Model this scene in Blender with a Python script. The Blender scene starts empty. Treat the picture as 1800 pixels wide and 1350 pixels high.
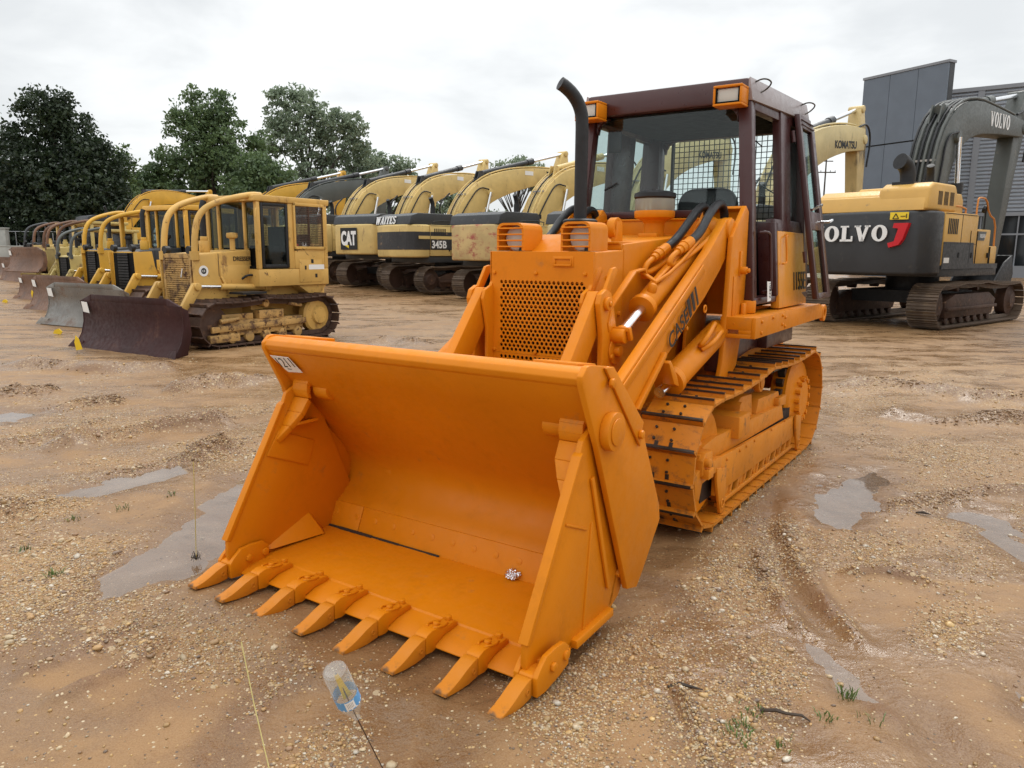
import bpy, bmesh, math, random
import numpy as np
from mathutils import Vector, Matrix, Euler
R = math.radians
random.seed(7); rng = np.random.default_rng(11)
scene = bpy.context.scene
COL = scene.collection

# ------------------------------------------------------------------ object helpers
def link(o, parent=None):
    COL.objects.link(o)
    if parent is not None:
        o.parent = parent
    return o

def empty(name, loc, rz=0.0):
    o = bpy.data.objects.new(name, None)
    o.empty_display_size = 0.3
    o.location = loc
    o.rotation_euler = (0, 0, rz)
    return link(o)

def tag(o, label=None, cat=None, group=None, kind=None):
    if label: o['label'] = label
    if cat: o['category'] = cat
    if group: o['group'] = group
    if kind: o['kind'] = kind
    return o

def copy_tree(o, parent=None):
    c = o.copy()
    COL.objects.link(c)
    c.parent = parent
    for ch in list(o.children):
        copy_tree(ch, c)
    return c

class MB:
    """collects shapes, links them as ONE mesh object"""
    def __init__(s):
        s.v = []; s.f = []; s.m = []; s.cur = 0
    def mat(s, i):
        s.cur = i; return s
    def add(s, vs, fs):
        b = len(s.v)
        s.v += [tuple(p) for p in vs]
        for f in fs:
            s.f.append([b + i for i in f]); s.m.append(s.cur)
        return s
    def box(s, x0, x1, y0, y1, z0, z1):
        vs = [(x, y, z) for z in (z0, z1) for y in (y0, y1) for x in (x0, x1)]
        return s.add(vs, [(0,2,3,1),(4,5,7,6),(0,1,5,4),(2,6,7,3),(0,4,6,2),(1,3,7,5)])
    def hexa(s, vs):            # 8 corners: bottom 4 ccw, top 4 ccw
        return s.add(vs, [(3,2,1,0),(4,5,6,7),(0,1,5,4),(1,2,6,5),(2,3,7,6),(3,0,4,7)])
    def bar(s, p0, p1, w, h, up=(0,0,1)):
        p0 = Vector(p0); p1 = Vector(p1); d = (p1 - p0).normalized(); up = Vector(up)
        a = d.cross(up)
        if a.length < 1e-4: a = d.cross(Vector((1,0,0)))
        a.normalize(); b = a.cross(d)
        a *= w/2; b *= h/2
        return s.hexa([p0-a-b, p0+a-b, p1+a-b, p1-a-b, p0-a+b, p0+a+b, p1+a+b, p1-a+b])
    def prism(s, poly, y0, y1, axis='y'):   # polygon in the plane across axis, extruded along it
        n = len(poly)
        def P(a, b, t):
            return (a, t, b) if axis == 'y' else ((t, a, b) if axis == 'x' else (a, b, t))
        vs = [P(a, b, y0) for a, b in poly] + [P(a, b, y1) for a, b in poly]
        ar = sum(poly[i][0]*poly[(i+1)%n][1]-poly[(i+1)%n][0]*poly[i][1] for i in range(n))
        fs = [tuple(range(n)), tuple(range(2*n-1, n-1, -1))] + [(i, i+n, (i+1)%n+n, (i+1)%n) for i in range(n)]
        flip = (ar > 0) ^ (y1 < y0) ^ (axis == 'y')
        if flip: fs = [tuple(reversed(f)) for f in fs]
        return s.add(vs, fs)
    def sheet(s, line, th, y0, y1):          # open polyline in xz thickened to its left
        out = []
        n = len(line)
        for i, (x, z) in enumerate(line):
            a = line[max(0, i-1)]; b = line[min(n-1, i+1)]
            dx, dz = b[0]-a[0], b[1]-a[1]; L = math.hypot(dx, dz) or 1
            out.append((x - dz/L*th, z + dx/L*th))
        vs, fs = [], []
        for (x, z), (x2, z2) in zip(line, out):
            vs += [(x, y0, z), (x, y1, z), (x2, y1, z2), (x2, y0, z2)]
        for i in range(n-1):
            a = 4*i; b = a+4
            for k in range(4):
                fs.append((a+k, a+(k+1)%4, b+(k+1)%4, b+k))
        fs += [(3,2,1,0), (4*n-4, 4*n-3, 4*n-2, 4*n-1)]
        return s.add(vs, fs)
    def cyl(s, p0, p1, r0, r1=None, n=16, caps=True):
        r1 = r0 if r1 is None else r1
        p0 = Vector(p0); p1 = Vector(p1); d = (p1-p0).normalized()
        a = d.orthogonal().normalized(); b = d.cross(a)
        vs = []
        for p, r in ((p0, r0), (p1, r1)):
            for i in range(n):
                t = 2*math.pi*i/n
                vs.append(p + a*(r*math.cos(t)) + b*(r*math.sin(t)))
        fs = [(i, (i+1)%n, (i+1)%n+n, i+n) for i in range(n)]
        if caps: fs += [tuple(range(n-1, -1, -1)), tuple(range(n, 2*n))]
        return s.add(vs, fs)
    def ring(s, c, axis, ro, ri, h, n=20):
        d = Vector(axis).normalized(); a = d.orthogonal().normalized(); b = d.cross(a); c = Vector(c)
        vs = []
        for t0, r in ((0, ro), (0, ri), (h, ri), (h, ro)):
            for i in range(n):
                t = 2*math.pi*i/n
                vs.append(c + d*t0 + a*(r*math.cos(t)) + b*(r*math.sin(t)))
        fs = []
        for k in range(4):
            for i in range(n):
                fs.append((k*n+i, ((k+1)%4)*n+i, ((k+1)%4)*n+(i+1)%n, k*n+(i+1)%n))
        return s.add(vs, fs)
    def tube(s, pts, r, n=10, close=False, smooth=0):
        pts = [Vector(p) for p in pts]
        for _ in range(smooth):
            q = [pts[0]]
            for a, b in zip(pts, pts[1:]):
                q += [a*.75+b*.25, a*.25+b*.75]
            q.append(pts[-1]); pts = q
        m = len(pts); rr = r if isinstance(r, (list, tuple)) else [r]*m
        if len(rr) != m: rr = [rr[0]+(rr[-1]-rr[0])*i/(m-1) for i in range(m)]
        t0 = (pts[1]-pts[0]).normalized(); a = t0.orthogonal().normalized()
        vs, fs = [], []
        for i, p in enumerate(pts):
            t = (pts[min(i+1, m-1)]-pts[max(i-1, 0)]).normalized()
            a = (a - t*a.dot(t)).normalized(); b = t.cross(a)
            for k in range(n):
                w = 2*math.pi*k/n
                vs.append(p + a*(rr[i]*math.cos(w)) + b*(rr[i]*math.sin(w)))
        for i in range(m-1):
            for k in range(n):
                fs.append((i*n+k, i*n+(k+1)%n, (i+1)*n+(k+1)%n, (i+1)*n+k))
        fs += [tuple(range(n-1, -1, -1)), tuple(range((m-1)*n, m*n))]
        return s.add(vs, fs)
    def lathe(s, prof, c=(0,0,0), n=24, axis=(0,0,1)):
        d = Vector(axis).normalized(); a = d.orthogonal().normalized(); b = d.cross(a); c = Vector(c)
        vs, fs = [], []
        for r, z in prof:
            for i in range(n):
                t = 2*math.pi*i/n
                vs.append(c + d*z + a*(r*math.cos(t)) + b*(r*math.sin(t)))
        for k in range(len(prof)-1):
            for i in range(n):
                fs.append((k*n+i, k*n+(i+1)%n, (k+1)*n+(i+1)%n, (k+1)*n+i))
        fs += [tuple(range(n-1, -1, -1)), tuple(range((len(prof)-1)*n, len(prof)*n))]
        return s.add(vs, fs)
    def bolt(s, p, d, r=.016, h=.012):
        p = Vector(p); d = Vector(d).normalized()
        return s.cyl(p, p+d*h, r, r*.95, 6)
    def build(s, name, mats, parent=None, bevel=0.0, seg=2, loc=(0,0,0), rot=None, sharp=35, smooth=True, xf=None):
        if not isinstance(mats, (list, tuple)): mats = [mats]
        me = bpy.data.meshes.new(name)
        me.from_pydata(s.v, [], s.f)
        if len(mats) > 1:
            me.polygons.foreach_set('material_index', s.m)
        bm = bmesh.new(); bm.from_mesh(me)
        if xf is not None: bm.transform(xf)
        if bevel > 0:
            es = [e for e in bm.edges if len(e.link_faces) == 2 and e.calc_face_angle(0) > R(28)]
            bmesh.ops.bevel(bm, geom=es, offset=bevel, segments=seg, profile=.5, affect='EDGES', clamp_overlap=True)
        bmesh.ops.recalc_face_normals(bm, faces=bm.faces)
        if smooth:
            for f in bm.faces: f.smooth = True
        bm.to_mesh(me); bm.free()
        if smooth: me.set_sharp_from_angle(angle=R(sharp))
        for m in mats: me.materials.append(m)
        o = bpy.data.objects.new(name, me)
        o.location = loc
        if rot: o.rotation_euler = rot
        return link(o, parent)

def lettering(body, parent, mat, origin, right, up, width, height, bold=0.0, th=.003, shear=0.0, name='lettering', slab=False):
    """text as a thin raised decal: origin = lower left corner"""
    right = Vector(right).normalized(); up = Vector(up).normalized()
    up = (up - right*up.dot(right)).normalized(); nor = right.cross(up)
    if slab:
        vs, fs = slab_word(body)
        me = bpy.data.meshes.new(name); me.from_pydata(vs, [], fs)
    else:
        cu = bpy.data.curves.new(name, 'FONT'); cu.body = body; cu.size = 1; cu.extrude = .01
        cu.offset = bold; cu.shear = shear
        to = bpy.data.objects.new(name, cu); COL.objects.link(to)
        bpy.context.view_layer.update()
        me = bpy.data.meshes.new_from_object(to.evaluated_get(bpy.context.evaluated_depsgraph_get()))
        bpy.data.objects.remove(to)
    co = np.empty(len(me.vertices)*3); me.vertices.foreach_get('co', co); co = co.reshape(-1, 3)
    mn, mx = co.min(0), co.max(0)
    q = (co-mn)/np.maximum(mx-mn, 1e-6)
    M3 = np.array([list(right*width), list(up*height), list(nor*th)])
    co = q@M3 + np.array(origin)
    me.vertices.foreach_set('co', co.ravel())
    me.materials.clear(); me.materials.append(mat)
    o = bpy.data.objects.new(name, me)
    return link(o, parent)

def slab_word(word):
    """heavy slab-serif capitals drawn as strokes"""
    b = MB(); x = 0.0; mark = 0
    def q(pts): b.prism(pts, 0, .02, 'z')
    def bx(x0, x1, y0, y1): q([(x0,y0),(x1,y0),(x1,y1),(x0,y1)])
    def slant(xa, ya, xb, yb, w): q([(xa-w/2,ya),(xa+w/2,ya),(xb+w/2,yb),(xb-w/2,yb)])
    for ch in word:
        w = .9
        if ch == 'V':
            w = 1.05; slant(.52,0,.2,1,.28); slant(.54,0,.86,1,.2); bx(0,.42,.9,1.003); bx(.68,1.05,.9,1.003)
        elif ch == 'W':
            w = 1.45; slant(.42,0,.2,1,.24); slant(.44,0,.72,1,.16); slant(1.0,0,.74,1,.24); slant(1.02,0,1.25,1,.16); bx(0,.4,.9,1.003); bx(.55,.92,.9,1.003); bx(1.08,1.45,.9,1.003)
        elif ch == 'A':
            w = 1.05; slant(.2,0,.5,1,.16); slant(.84,0,.54,1,.26); bx(.3,.75,.26,.38); bx(0,.38,-.003,.1); bx(.64,1.05,-.003,.1)
        elif ch == 'I':
            w = .5; bx(.12,.38,0,1); bx(0,.5,-.003,.1); bx(0,.5,.9,1.003)
        elif ch == 'T':
            w = .95; bx(.34,.62,0,1); bx(0,.95,.88,1.003); bx(0,.1,.68,.9); bx(.85,.95,.68,.9); bx(.22,.74,-.003,.1)
        elif ch == 'L':
            w = .85; bx(.12,.4,0,1); bx(0,.56,.9,1.003); bx(0,.85,-.003,.13); bx(.74,.85,.1,.34)
        elif ch == 'E':
            w = .9; bx(.12,.4,0,1); bx(0,.86,.88,1.003); bx(0,.9,-.003,.12); bx(.36,.66,.45,.56); bx(.76,.86,.7,.9); bx(.78,.9,.1,.32)
        elif ch in 'OS':
            w = 1.0; n = 28
            if ch == 'O':
                for i in range(n):
                    t0, t1 = 2*math.pi*i/n, 2*math.pi*(i+1)/n
                    q([(.5+.5*math.cos(t0), .5+.515*math.sin(t0)), (.5+.5*math.cos(t1), .5+.515*math.sin(t1)),
                       (.5+.2*math.cos(t1), .5+.39*math.sin(t1)), (.5+.2*math.cos(t0), .5+.39*math.sin(t0))])
            else:
                w = .85; pts = []
                for i in range(13): t = R(20+i*18.5); pts.append((.42+.3*math.cos(t), .74+.2*math.sin(t)))
                for i in range(13): t = R(75-i*20); pts.append((.43+.3*math.cos(t), .27+.21*math.sin(t)))
                for (xa,ya),(xb,yb) in zip(pts, pts[1:]):
                    dx, dy = xb-xa, yb-ya; L = math.hypot(dx,dy) or 1; nx, ny = -dy/L*.1, dx/L*.075
                    q([(xa+nx,ya+ny),(xa-nx,ya-ny),(xb-nx,yb-ny),(xb+nx,yb+ny)])
        for k in range(mark, len(b.v)):
            p = b.v[k]; b.v[k] = (p[0]+x, p[1], p[2])
        mark = len(b.v)
        x += w + .1
    return b.v, b.f

# ------------------------------------------------------------------ node helpers
def newmat(name):
    m = bpy.data.materials.new(name); m.use_nodes = True
    nt = m.node_tree; nt.nodes.clear()
    out = nt.nodes.new('ShaderNodeOutputMaterial')
    b = nt.nodes.new('ShaderNodeBsdfPrincipled')
    nt.links.new(b.outputs[0], out.inputs[0])
    return m, nt, b, out
def N(nt, typ, **kw):
    n = nt.nodes.new(typ)
    for k, v in kw.items():
        if k in n.inputs: n.inputs[k].default_value = v
        else: setattr(n, k, v)
    return n
def noise(nt, co, scale, detail=4, rough=.55, dist=0):
    n = N(nt, 'ShaderNodeTexNoise', Scale=scale, Detail=detail, Roughness=rough, Distortion=dist)
    nt.links.new(co, n.inputs['Vector']); return n.outputs[0]
def ramp(nt, fac, a, b, lo=0.0, hi=1.0):
    n = N(nt, 'ShaderNodeMapRange'); n.interpolation_type = 'SMOOTHSTEP'
    nt.links.new(fac, n.inputs[0]); n.inputs[1].default_value = a; n.inputs[2].default_value = b
    n.inputs[3].default_value = lo; n.inputs[4].default_value = hi
    return n.outputs[0]
def mixc(nt, fac, a, b, typ='MIX'):
    n = nt.nodes.new('ShaderNodeMix'); n.data_type = 'RGBA'; n.blend_type = typ
    def s(i, v):
        if isinstance(v, (tuple, list)): n.inputs[i].default_value = (*v[:3], 1)
        elif isinstance(v, (int, float)): n.inputs[i].default_value = v
        else: nt.links.new(v, n.inputs[i])
    s(0, fac); s(6, a); s(7, b)
    return n.outputs[2]
def math_(nt, op, a, b=None):
    n = N(nt, 'ShaderNodeMath', operation=op)
    for i, v in enumerate((a, b)):
        if v is None: continue
        if isinstance(v, (int, float)): n.inputs[i].default_value = v
        else: nt.links.new(v, n.inputs[i])
    return n.outputs[0]
def bump(nt, bsdf, h, strength=.3, dist=.01):
    n = N(nt, 'ShaderNodeBump', Strength=strength, Distance=dist)
    nt.links.new(h, n.inputs['Height']); nt.links.new(n.outputs[0], bsdf.inputs['Normal'])
def setc(b, c): b.inputs['Base Color'].default_value = (*c, 1)

def paint(name, col, rough=.42, var=.12, dirt=None, dirt_amt=.0, dirt_scale=3.0, rust=0.0, metallic=0.0, coat=0.0, streak=1.0, grime=0.0, spec=.4):
    m, nt, b, out = newmat(name)
    co = N(nt, 'ShaderNodeTexCoord').outputs['Object']
    n1 = noise(nt, co, 1.3, 5); n2 = noise(nt, co, 14, 5, .65)
    c = mixc(nt, ramp(nt, n1, .3, .7), tuple(x*(1-var) for x in col), tuple(min(1, x*(1+var)) for x in col))
    if grime:
        g = ramp(nt, noise(nt, co, 5.5, 7, .72), .5, .72, 0, grime)
        c = mixc(nt, g, c, tuple(x*.55 for x in col))
    if dirt:
        mp = N(nt, 'ShaderNodeMapping'); mp.inputs['Scale'].default_value = (1, 1, 1/streak)
        nt.links.new(co, mp.inputs[0])
        d = ramp(nt, noise(nt, mp.outputs[0], dirt_scale, 8, .7), .62-dirt_amt*.25, .78-dirt_amt*.2)
        c = mixc(nt, d, c, dirt)
    if rust:
        r_ = ramp(nt, noise(nt, co, 7, 9, .75, .4), .70-rust*.25, .74-rust*.22)
        rc = mixc(nt, n2, (.11,.035,.012), (.035,.016,.010))
        c = mixc(nt, r_, c, rc)
    nt.links.new(c, b.inputs['Base Color'])
    rr = ramp(nt, n2, .3, .75, max(.08, rough-.1), min(1, rough+.16))
    nt.links.new(rr, b.inputs['Roughness'])
    b.inputs['Metallic'].default_value = metallic
    b.inputs['Coat Weight'].default_value = coat
    b.inputs['Specular IOR Level'].default_value = spec
    b.inputs['Coat Roughness'].default_value = .2
    bump(nt, b, n2, .06, .01)
    return m

def facing(nt, base=.025, amt=.6):
    """two-sided Schlick-like reflectance for thin sheets"""
    lw = N(nt, 'ShaderNodeLayerWeight', Blend=.5)
    return math_(nt, 'ADD', math_(nt, 'MULTIPLY', math_(nt, 'POWER', lw.outputs['Facing'], 5.0), amt), base)

def glassmat(name, tint, alpha=.35, rough=.03):
    """thin window glass: see-through tint with a glossy face"""
    m, nt, b, out = newmat(name)
    nt.nodes.remove(b)
    tr = N(nt, 'ShaderNodeBsdfTransparent'); tr.inputs[0].default_value = (*tint, 1)
    gl = N(nt, 'ShaderNodeBsdfGlossy', Roughness=rough); gl.inputs[0].default_value = (.9,.95,.95,1)
    mx = nt.nodes.new('ShaderNodeMixShader'); nt.links.new(facing(nt), mx.inputs[0])
    nt.links.new(tr.outputs[0], mx.inputs[1]); nt.links.new(gl.outputs[0], mx.inputs[2])
    nt.links.new(mx.outputs[0], out.inputs[0])
    return m

ORANGE = (.65, .203, .004)
M = {}
M['orange'] = paint('orange_paint', ORANGE, .44, .06, grime=.22, spec=.22, dirt=(.45,.17,.03), dirt_amt=.08, dirt_scale=5)
M['orange_dirty'] = paint('orange_paint_dirty', (.60,.20,.010), .5, .1, dirt=(.16,.085,.04), dirt_amt=.25, dirt_scale=7, grime=.35, spec=.28)
M['orange_shoe'] = paint('orange_track_paint', (.58,.195,.011), .45, .12, dirt=(.10,.055,.028), dirt_amt=.40, dirt_scale=8, grime=.5, spec=.3)
M['worn'] = paint('worn_steel', (.055,.045,.036), .38, .25, metallic=.5)
M['maroon'] = paint('maroon_paint', (.052,.014,.013), .36, .12, coat=.25)
M['roofgrey'] = paint('grey_roof_paint', (.30,.26,.26), .35, .08)  # even light grey for the side strips of the roof
M['black'] = paint('black_rubber', (.009,.009,.010), .45, .2)
M['mud_shade'] = paint('dried_mud_and_shade', (.035,.02,.012), .8, .4)  # mud on the bucket seam; painted shade on the inner track frame
M['soot'] = paint('sooty_steel', (.014,.014,.015), .55, .25)
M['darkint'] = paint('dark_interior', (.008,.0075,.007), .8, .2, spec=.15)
M['chrome'] = paint('chrome_rod', (.75,.76,.78), .16, .03, metallic=1.0)
M['chrome'].node_tree.nodes['Principled BSDF'].inputs['Roughness'].default_value = .15
M['steel'] = paint('bare_steel', (.33,.31,.29), .4, .2, metallic=.7, dirt=(.10,.05,.03), dirt_amt=.25)
M['lampglass'] = paint('lamp_glass', (.55,.52,.46), .12, .08)
M['white'] = paint('white_paper', (.78,.77,.74), .6, .03)
M['lettering_black'] = paint('black_decal', (.012,.012,.012), .4, .05)
M['lettering_white'] = paint('white_decal', (.78,.78,.77), .4, .04)
M['lettering_red'] = paint('red_decal', (.55,.012,.02), .4, .04)
M['label_yellow'] = paint('yellow_decal', (.80,.58,.03), .4, .04)
M['glass'] = glassmat('cab_glass', (.76,.82,.81))
M['glass_dark'] = glassmat('dark_cab_glass', (.50,.55,.55))
M['glass_teal'] = glassmat('teal_cab_glass', (.62,.76,.74))
M['glass_clear'] = glassmat('clear_cab_glass', (.91,.95,.945))

# ------------------------------------------------------------------ tracks (continuous chain of shoes)
def track_stations(c1, r1, c2, r2, mids, pitch):
    """points and outward normals round idler c1 (front) and sprocket c2 (rear), in the xz plane"""
    (x1, z1), (x2, z2) = c1, c2
    pts = []
    n = 60
    for i in range(n+1):      # bottom front -> front -> top front
        t = R(-90 + 180*i/n); pts.append((x1 + r1*math.cos(t), z1 + r1*math.sin(t)))
    tops = [(x1, z1+r1)] + list(mids) + [(x2, z2+r2)]
    for (xa, za), (xb, zb) in zip(tops, tops[1:]):
        L = abs(xb-xa)
        for i in range(1, 20):
            u = i/20; pts.append((xa+(xb-xa)*u, za+(zb-za)*u - .05*L*4*u*(1-u)*.5))
        pts.append((xb, zb))
    for i in range(1, n+1):
        t = R(90 + 180*i/n); pts.append((x2 + r2*math.cos(t), z2 + r2*math.sin(t)))
    pts.append((x1, z1-r1))
    P = np.array(pts); d = np.hypot(*np.diff(P, axis=0).T); s = np.concatenate([[0], np.cumsum(d)])
    k = max(8, round(s[-1]/pitch)); L = s[-1]/k
    out = []
    for i in range(k):
        a = (i*L) % s[-1]; b = ((i+1)*L) % s[-1] if i < k-1 else s[-1]
        pa = np.array([np.interp(a, s, P[:,0]), np.interp(a, s, P[:,1])])
        pb = np.array([np.interp(b, s, P[:,0]), np.interp(b, s, P[:,1])])
        t = (pb-pa)/np.linalg.norm(pb-pa)
        nn = np.array([t[1], -t[0]])
        out.append(((pa+pb)/2, t, nn, L))
    return out
# ================================================================== the orange crawler loader
LO = Vector((-.7704, 3.3303, 0)); LA = R(-124.104)
T = tag(empty('crawler_loader', LO, LA), 'bright orange crawler loader with wide toothed bucket and maroon cab in the foreground', 'loader')
o_, od = M['orange'], M['orange_dirty']

# ---- bucket: back moldboard (part), clam, teeth, pins as sub-parts
inner = [(-.392,1.225),(-.50,1.085),(-.65,.90),(-.80,.72),(-.91,.59),(-.965,.51),(-.985,.445),(-.975,.385),(-.94,.325),(-.89,.28),(-.83,.235)]
b = MB()
b.sheet(list(reversed(inner)), .03, -1.0, 1.0)
b.prism([(-.382,1.235),(-.372,1.262),(-.385,1.288),(-.41,1.303),(-.45,1.306),(-.63,1.276),(-.66,1.20),(-.60,1.09),(-.545,1.10)], -1.005, 1.005)
side = [(-.372,1.24),(-.372,1.275),(-.41,1.312),(-.44,1.315),(-.63,1.288),(-.968,.978),(-1.234,.487),(-1.25,.40),(-1.054,.183),(-.985,.12),(-.875,.15),(-.53,.935)]
side_r = [(-.372,1.24),(-.372,1.275),(-.41,1.312),(-.44,1.315),(-.63,1.288),(-.968,.978),(-1.234,.487),(-1.25,.40),(-1.054,.183),(-.985,.12),(-.875,.15),(-.53,.935)]
b.prism(side, 1.0, 1.03); b.prism(side_r, -1.03, -1.0)
for s in (1, -1):
    b.prism([(-.55,1.292),(-.63,1.288),(-.968,.978),(-.94,.86)], s*1.031, s*1.045)
    b.prism([(-.60,1.10),(-.68,1.02),(-1.0,.62),(-1.02,.40),(-.86,.25)], s*.99, s*.999)   # inner cheek
    b.bolt((-.60,s*1.045,1.22),(0,s,0),.024,.02); b.bolt((-.925,s*1.045,.925),(0,s,0),.024,.02)
b.prism([(-.47,1.300),(-.475,1.314),(-.64,1.292),(-.64,1.27)],-.95,-.72); b.prism([(-.47,1.300),(-.475,1.314),(-.64,1.292),(-.64,1.27)],.72,.95)
for y in (-.52,-.36,.36,.52):
    b.prism([(-.66,1.26),(-.95,.99),(-1.21,.5),(-1.19,.34),(-1.06,.33),(-1.05,.5),(-.96,.68),(-.70,1.0)], y-.02, y+.02)
bucket = b.build('bucket', o_, T, bevel=.007)
b = MB()
for ya, yb in ((-.985,-.722),(-.716,.985)): b.hexa([(-.763,ya,.0935),(-.763,yb,.0935),(-.79,yb,.0935),(-.79,ya,.0935),(-.825,ya,.238),(-.825,yb,.238),(-.85,yb,.238),(-.85,ya,.238)])
nrm = Vector((.92,0,.39))
for i in range(13):
    if i == 0: y = -.93
    else: y = -.90 + i*.149
    b.cyl(Vector((-.812,y,.172)),Vector((-.812,y,.172))+nrm*.0168,.019,.0185,14)
b.build('cutting_edge', o_, bucket, bevel=.002)
b = MB(); b.box(-.80,-.7,-.62,-.617,0,0.001)
# clam (the hinged lower front of the bucket)
b = MB()
b.prism([(-.078,.024),(-.083,.032),(-.150,.056),(-.245,.064),(-.25,.072),(-.75,.092),(-.79,.10),(-.79,.06),(-.30,.024),(-.10,.014)], -.985, .985)
clam_side = [(-.555,1.02),(-.47,.975),(-.43,.88),(-.035,.235),(-.03,.13),(-.07,.04),(-.24,.04),(-.75,.06),(-.87,.11),(-.98,.25),(-.70,.9)]
for s in (1, -1):
    b.prism(clam_side, s*.957, s*.985)
    b.prism([(-.455,.93),(-.43,.915),(-.02,.225),(-.05,.215)], s*.950, s*.998)
    # inclined corner filler on the floor and bottom wear flange
    y0, y1 = s*.958, s*.87
    b.add([(-.25,y0,.095),(-.60,y0,.225),(-.70,y0,.095),(-.64,y1,.0935),(-.30,s*.925,.0935)], [(0,1,4),(1,2,3),(1,3,4),(0,4,3,2),(0,2,1)])
    b.bar((-.10,s*.993,.05),(-.36,s*.993,.052),.03,.028); b.bar((-.40,s*.996,.062),(-.76,s*.996,.075),.04,.04)
    b.prism([(-.56,.80),(-.535,.79),(-.725,.20),(-.755,.20)], s*.985, s*1.0)
    b.bar((-.33,s*.986,.64),(-.52,s*.986,.56),.012,.012)
    b.bar((-.565,s*.986,.58),(-.50,s*.986,.06),.012,.012)
    # hinge strap wrapped round the pin, narrowing down the front edge of the clam
    path = [(-.618+.105*math.cos(R(a)), 1.0+.105*math.sin(R(a))) for a in (170,140,110,80,50,20,-5,-28)] + [(-.475,.875),(-.425,.80),(-.375,.725)]
    wid = [.125]*8 + [.118,.075,.02]
    for i in range(len(path)-1):
        (xa,za),(xb_,zb_) = path[i], path[i+1]
        dx, dz = xb_-xa, zb_-za; L = math.hypot(dx,dz); nx_, nz_ = -dz/L*-.03, dx/L*-.03
        ya, yb = s*.957, s*.957
        w0, w1 = s*(.957-wid[i]), s*(.957-wid[i+1])
        b.hexa([(xa-nx_*0,w0,za),(xa,ya,za),(xb_,yb,zb_),(xb_,w1,zb_),(xa-abs(nx_)*.9,w0,za-.028*(1 if dx>0 else .2)),(xa-abs(nx_)*.9,ya,za-.028*(1 if dx>0 else .2)),(xb_-abs(nx_)*.9,yb,zb_-.028*(1 if dx>0 else .2)),(xb_-abs(nx_)*.9,w1,zb_-.028*(1 if dx>0 else .2))])
    b.prism([(-.40,.77),(-.31,.64),(-.60,.52),(-.66,.66)], s*.945, s*.956)
    b.hexa([(-.42,s*.955,.79),(-.66,s*.955,.80),(-.66,s*.955,.78),(-.42,s*.955,.77),(-.47,s*.86,.82),(-.62,s*.86,.82),(-.62,s*.86,.80),(-.47,s*.86,.80)])
clam = b.build('clam', o_, bucket, bevel=.006)
for s in (1, -1):
    b = MB()
    b.cyl((-.618,s*1.031,1.0),(-.618,s*1.075,1.0),.088,n=28); b.cyl((-.618,s*1.075,1.0),(-.618,s*1.082,1.0),.062,n=24)
    b.cyl((-.618,s*.72,1.0),(-.618,s*.829,1.0),.062,n=24)
    b.cyl((-.618,s*.712,1.0),(-.618,s*.72,1.0),.042,n=20)
    b.build('hinge_pin', o_, bucket, bevel=.006)
b = MB(); rr = random.Random(5); yy = -.98
while yy < -.15:
    w_ = (.06 if yy < -.25 else .03)+.10*rr.random(); dd = .002+.012*rr.random()**2; b.prism([(-.757,.0925),(-.757+dd,.0935),(-.757+dd*.6,.097),(-.759,.100+dd*.4)], yy, min(.975, yy+w_)); yy += w_ - .002
b.build('mud_seam', M['mud_shade'], bucket)
# teeth
ty = [-.98] + [(-2.5+i)*.289 for i in range(6)] + [.99]
def tooth(corner):
    w = .034
    b = MB()
    b.prism([(-.245,.062),(-.245,.082),(-.222,.094),(-.165,.095),(-.105,.110),(-.060,.114),(-.026,.104),(-.018,.096),(-.018,.018),(-.06,.012),(-.095,.02),(-.085,.040),(-.15,.058)], -w, w)
    if corner:
        for y0, y1 in ((w,w+.024),(-w-.024,-w)):
            b.prism([(-.27,.05),(-.275,.13),(-.235,.165),(-.16,.17),(-.09,.165),(-.04,.125),(-.018,.10),(-.018,.018),(-.08,.012),(-.2,.03)], y0, y1)
        b.bolt((-.135,w+.024,.10),(0,1,0),.022,.016); b.bolt((-.135,-w-.024,.10),(0,-1,0),.022,.016)
        b.cyl((-.245,w,.10),(-.245,w+.034,.10),.022,n=10); b.cyl((-.245,-w,.10),(-.245,-w-.034,.10),.022,n=10)
    b.bolt((-.128,0,.100),(-.15,0,1),.018,.020); b.bolt((-.218,0,.088),(0,0,1),.018,.026)
    for q in (-1, 1): b.tube([(-.185,q*.020,.097),(-.15,q*.031,.103),(-.11,q*.031,.111),(-.085,q*.018,.114)], .007, 6)
    return b
def tip():
    w = .0345
    c = MB()
    c.prism([(-.014,.098),(.02,.094),(.07,.080),(.12,.062),(.17,.048),(.225,.040),(.230,.026),(.14,.014),(.06,.010),(-.014,.016)], -w, w)
    c.ring((.02,w,.052),(0,1,0),.014,.008,.004,12); c.ring((.02,-w-.004,.052),(0,1,0),.014,.008,.004,12)
    return c
ta = tooth(False); tc = tooth(True); tt = tip()
first = {}
for i, y in enumerate(ty):
    cn = i in (0, 7)
    if cn not in first:
        a = (tc if cn else ta).build('tooth', o_, bucket, bevel=.008)
        t2 = tt.build('tooth_tip', od, bucket, bevel=.008)
        first[cn] = (a, t2)
    else:
        a = first[cn][0].copy(); COL.objects.link(a); a.parent = bucket
        t2 = first[cn][1].copy(); COL.objects.link(t2); t2.parent = bucket
    dz = (.0,.005,0,-.004,.003,0,.004,0)[i]; ln = (.80,.88,.86,.84,.90,.87,.88,.88)[i]
    a.location = (0, y, 0); t2.location = (0, y, dz*.6); t2.scale = (ln, 1, 1)
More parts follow.
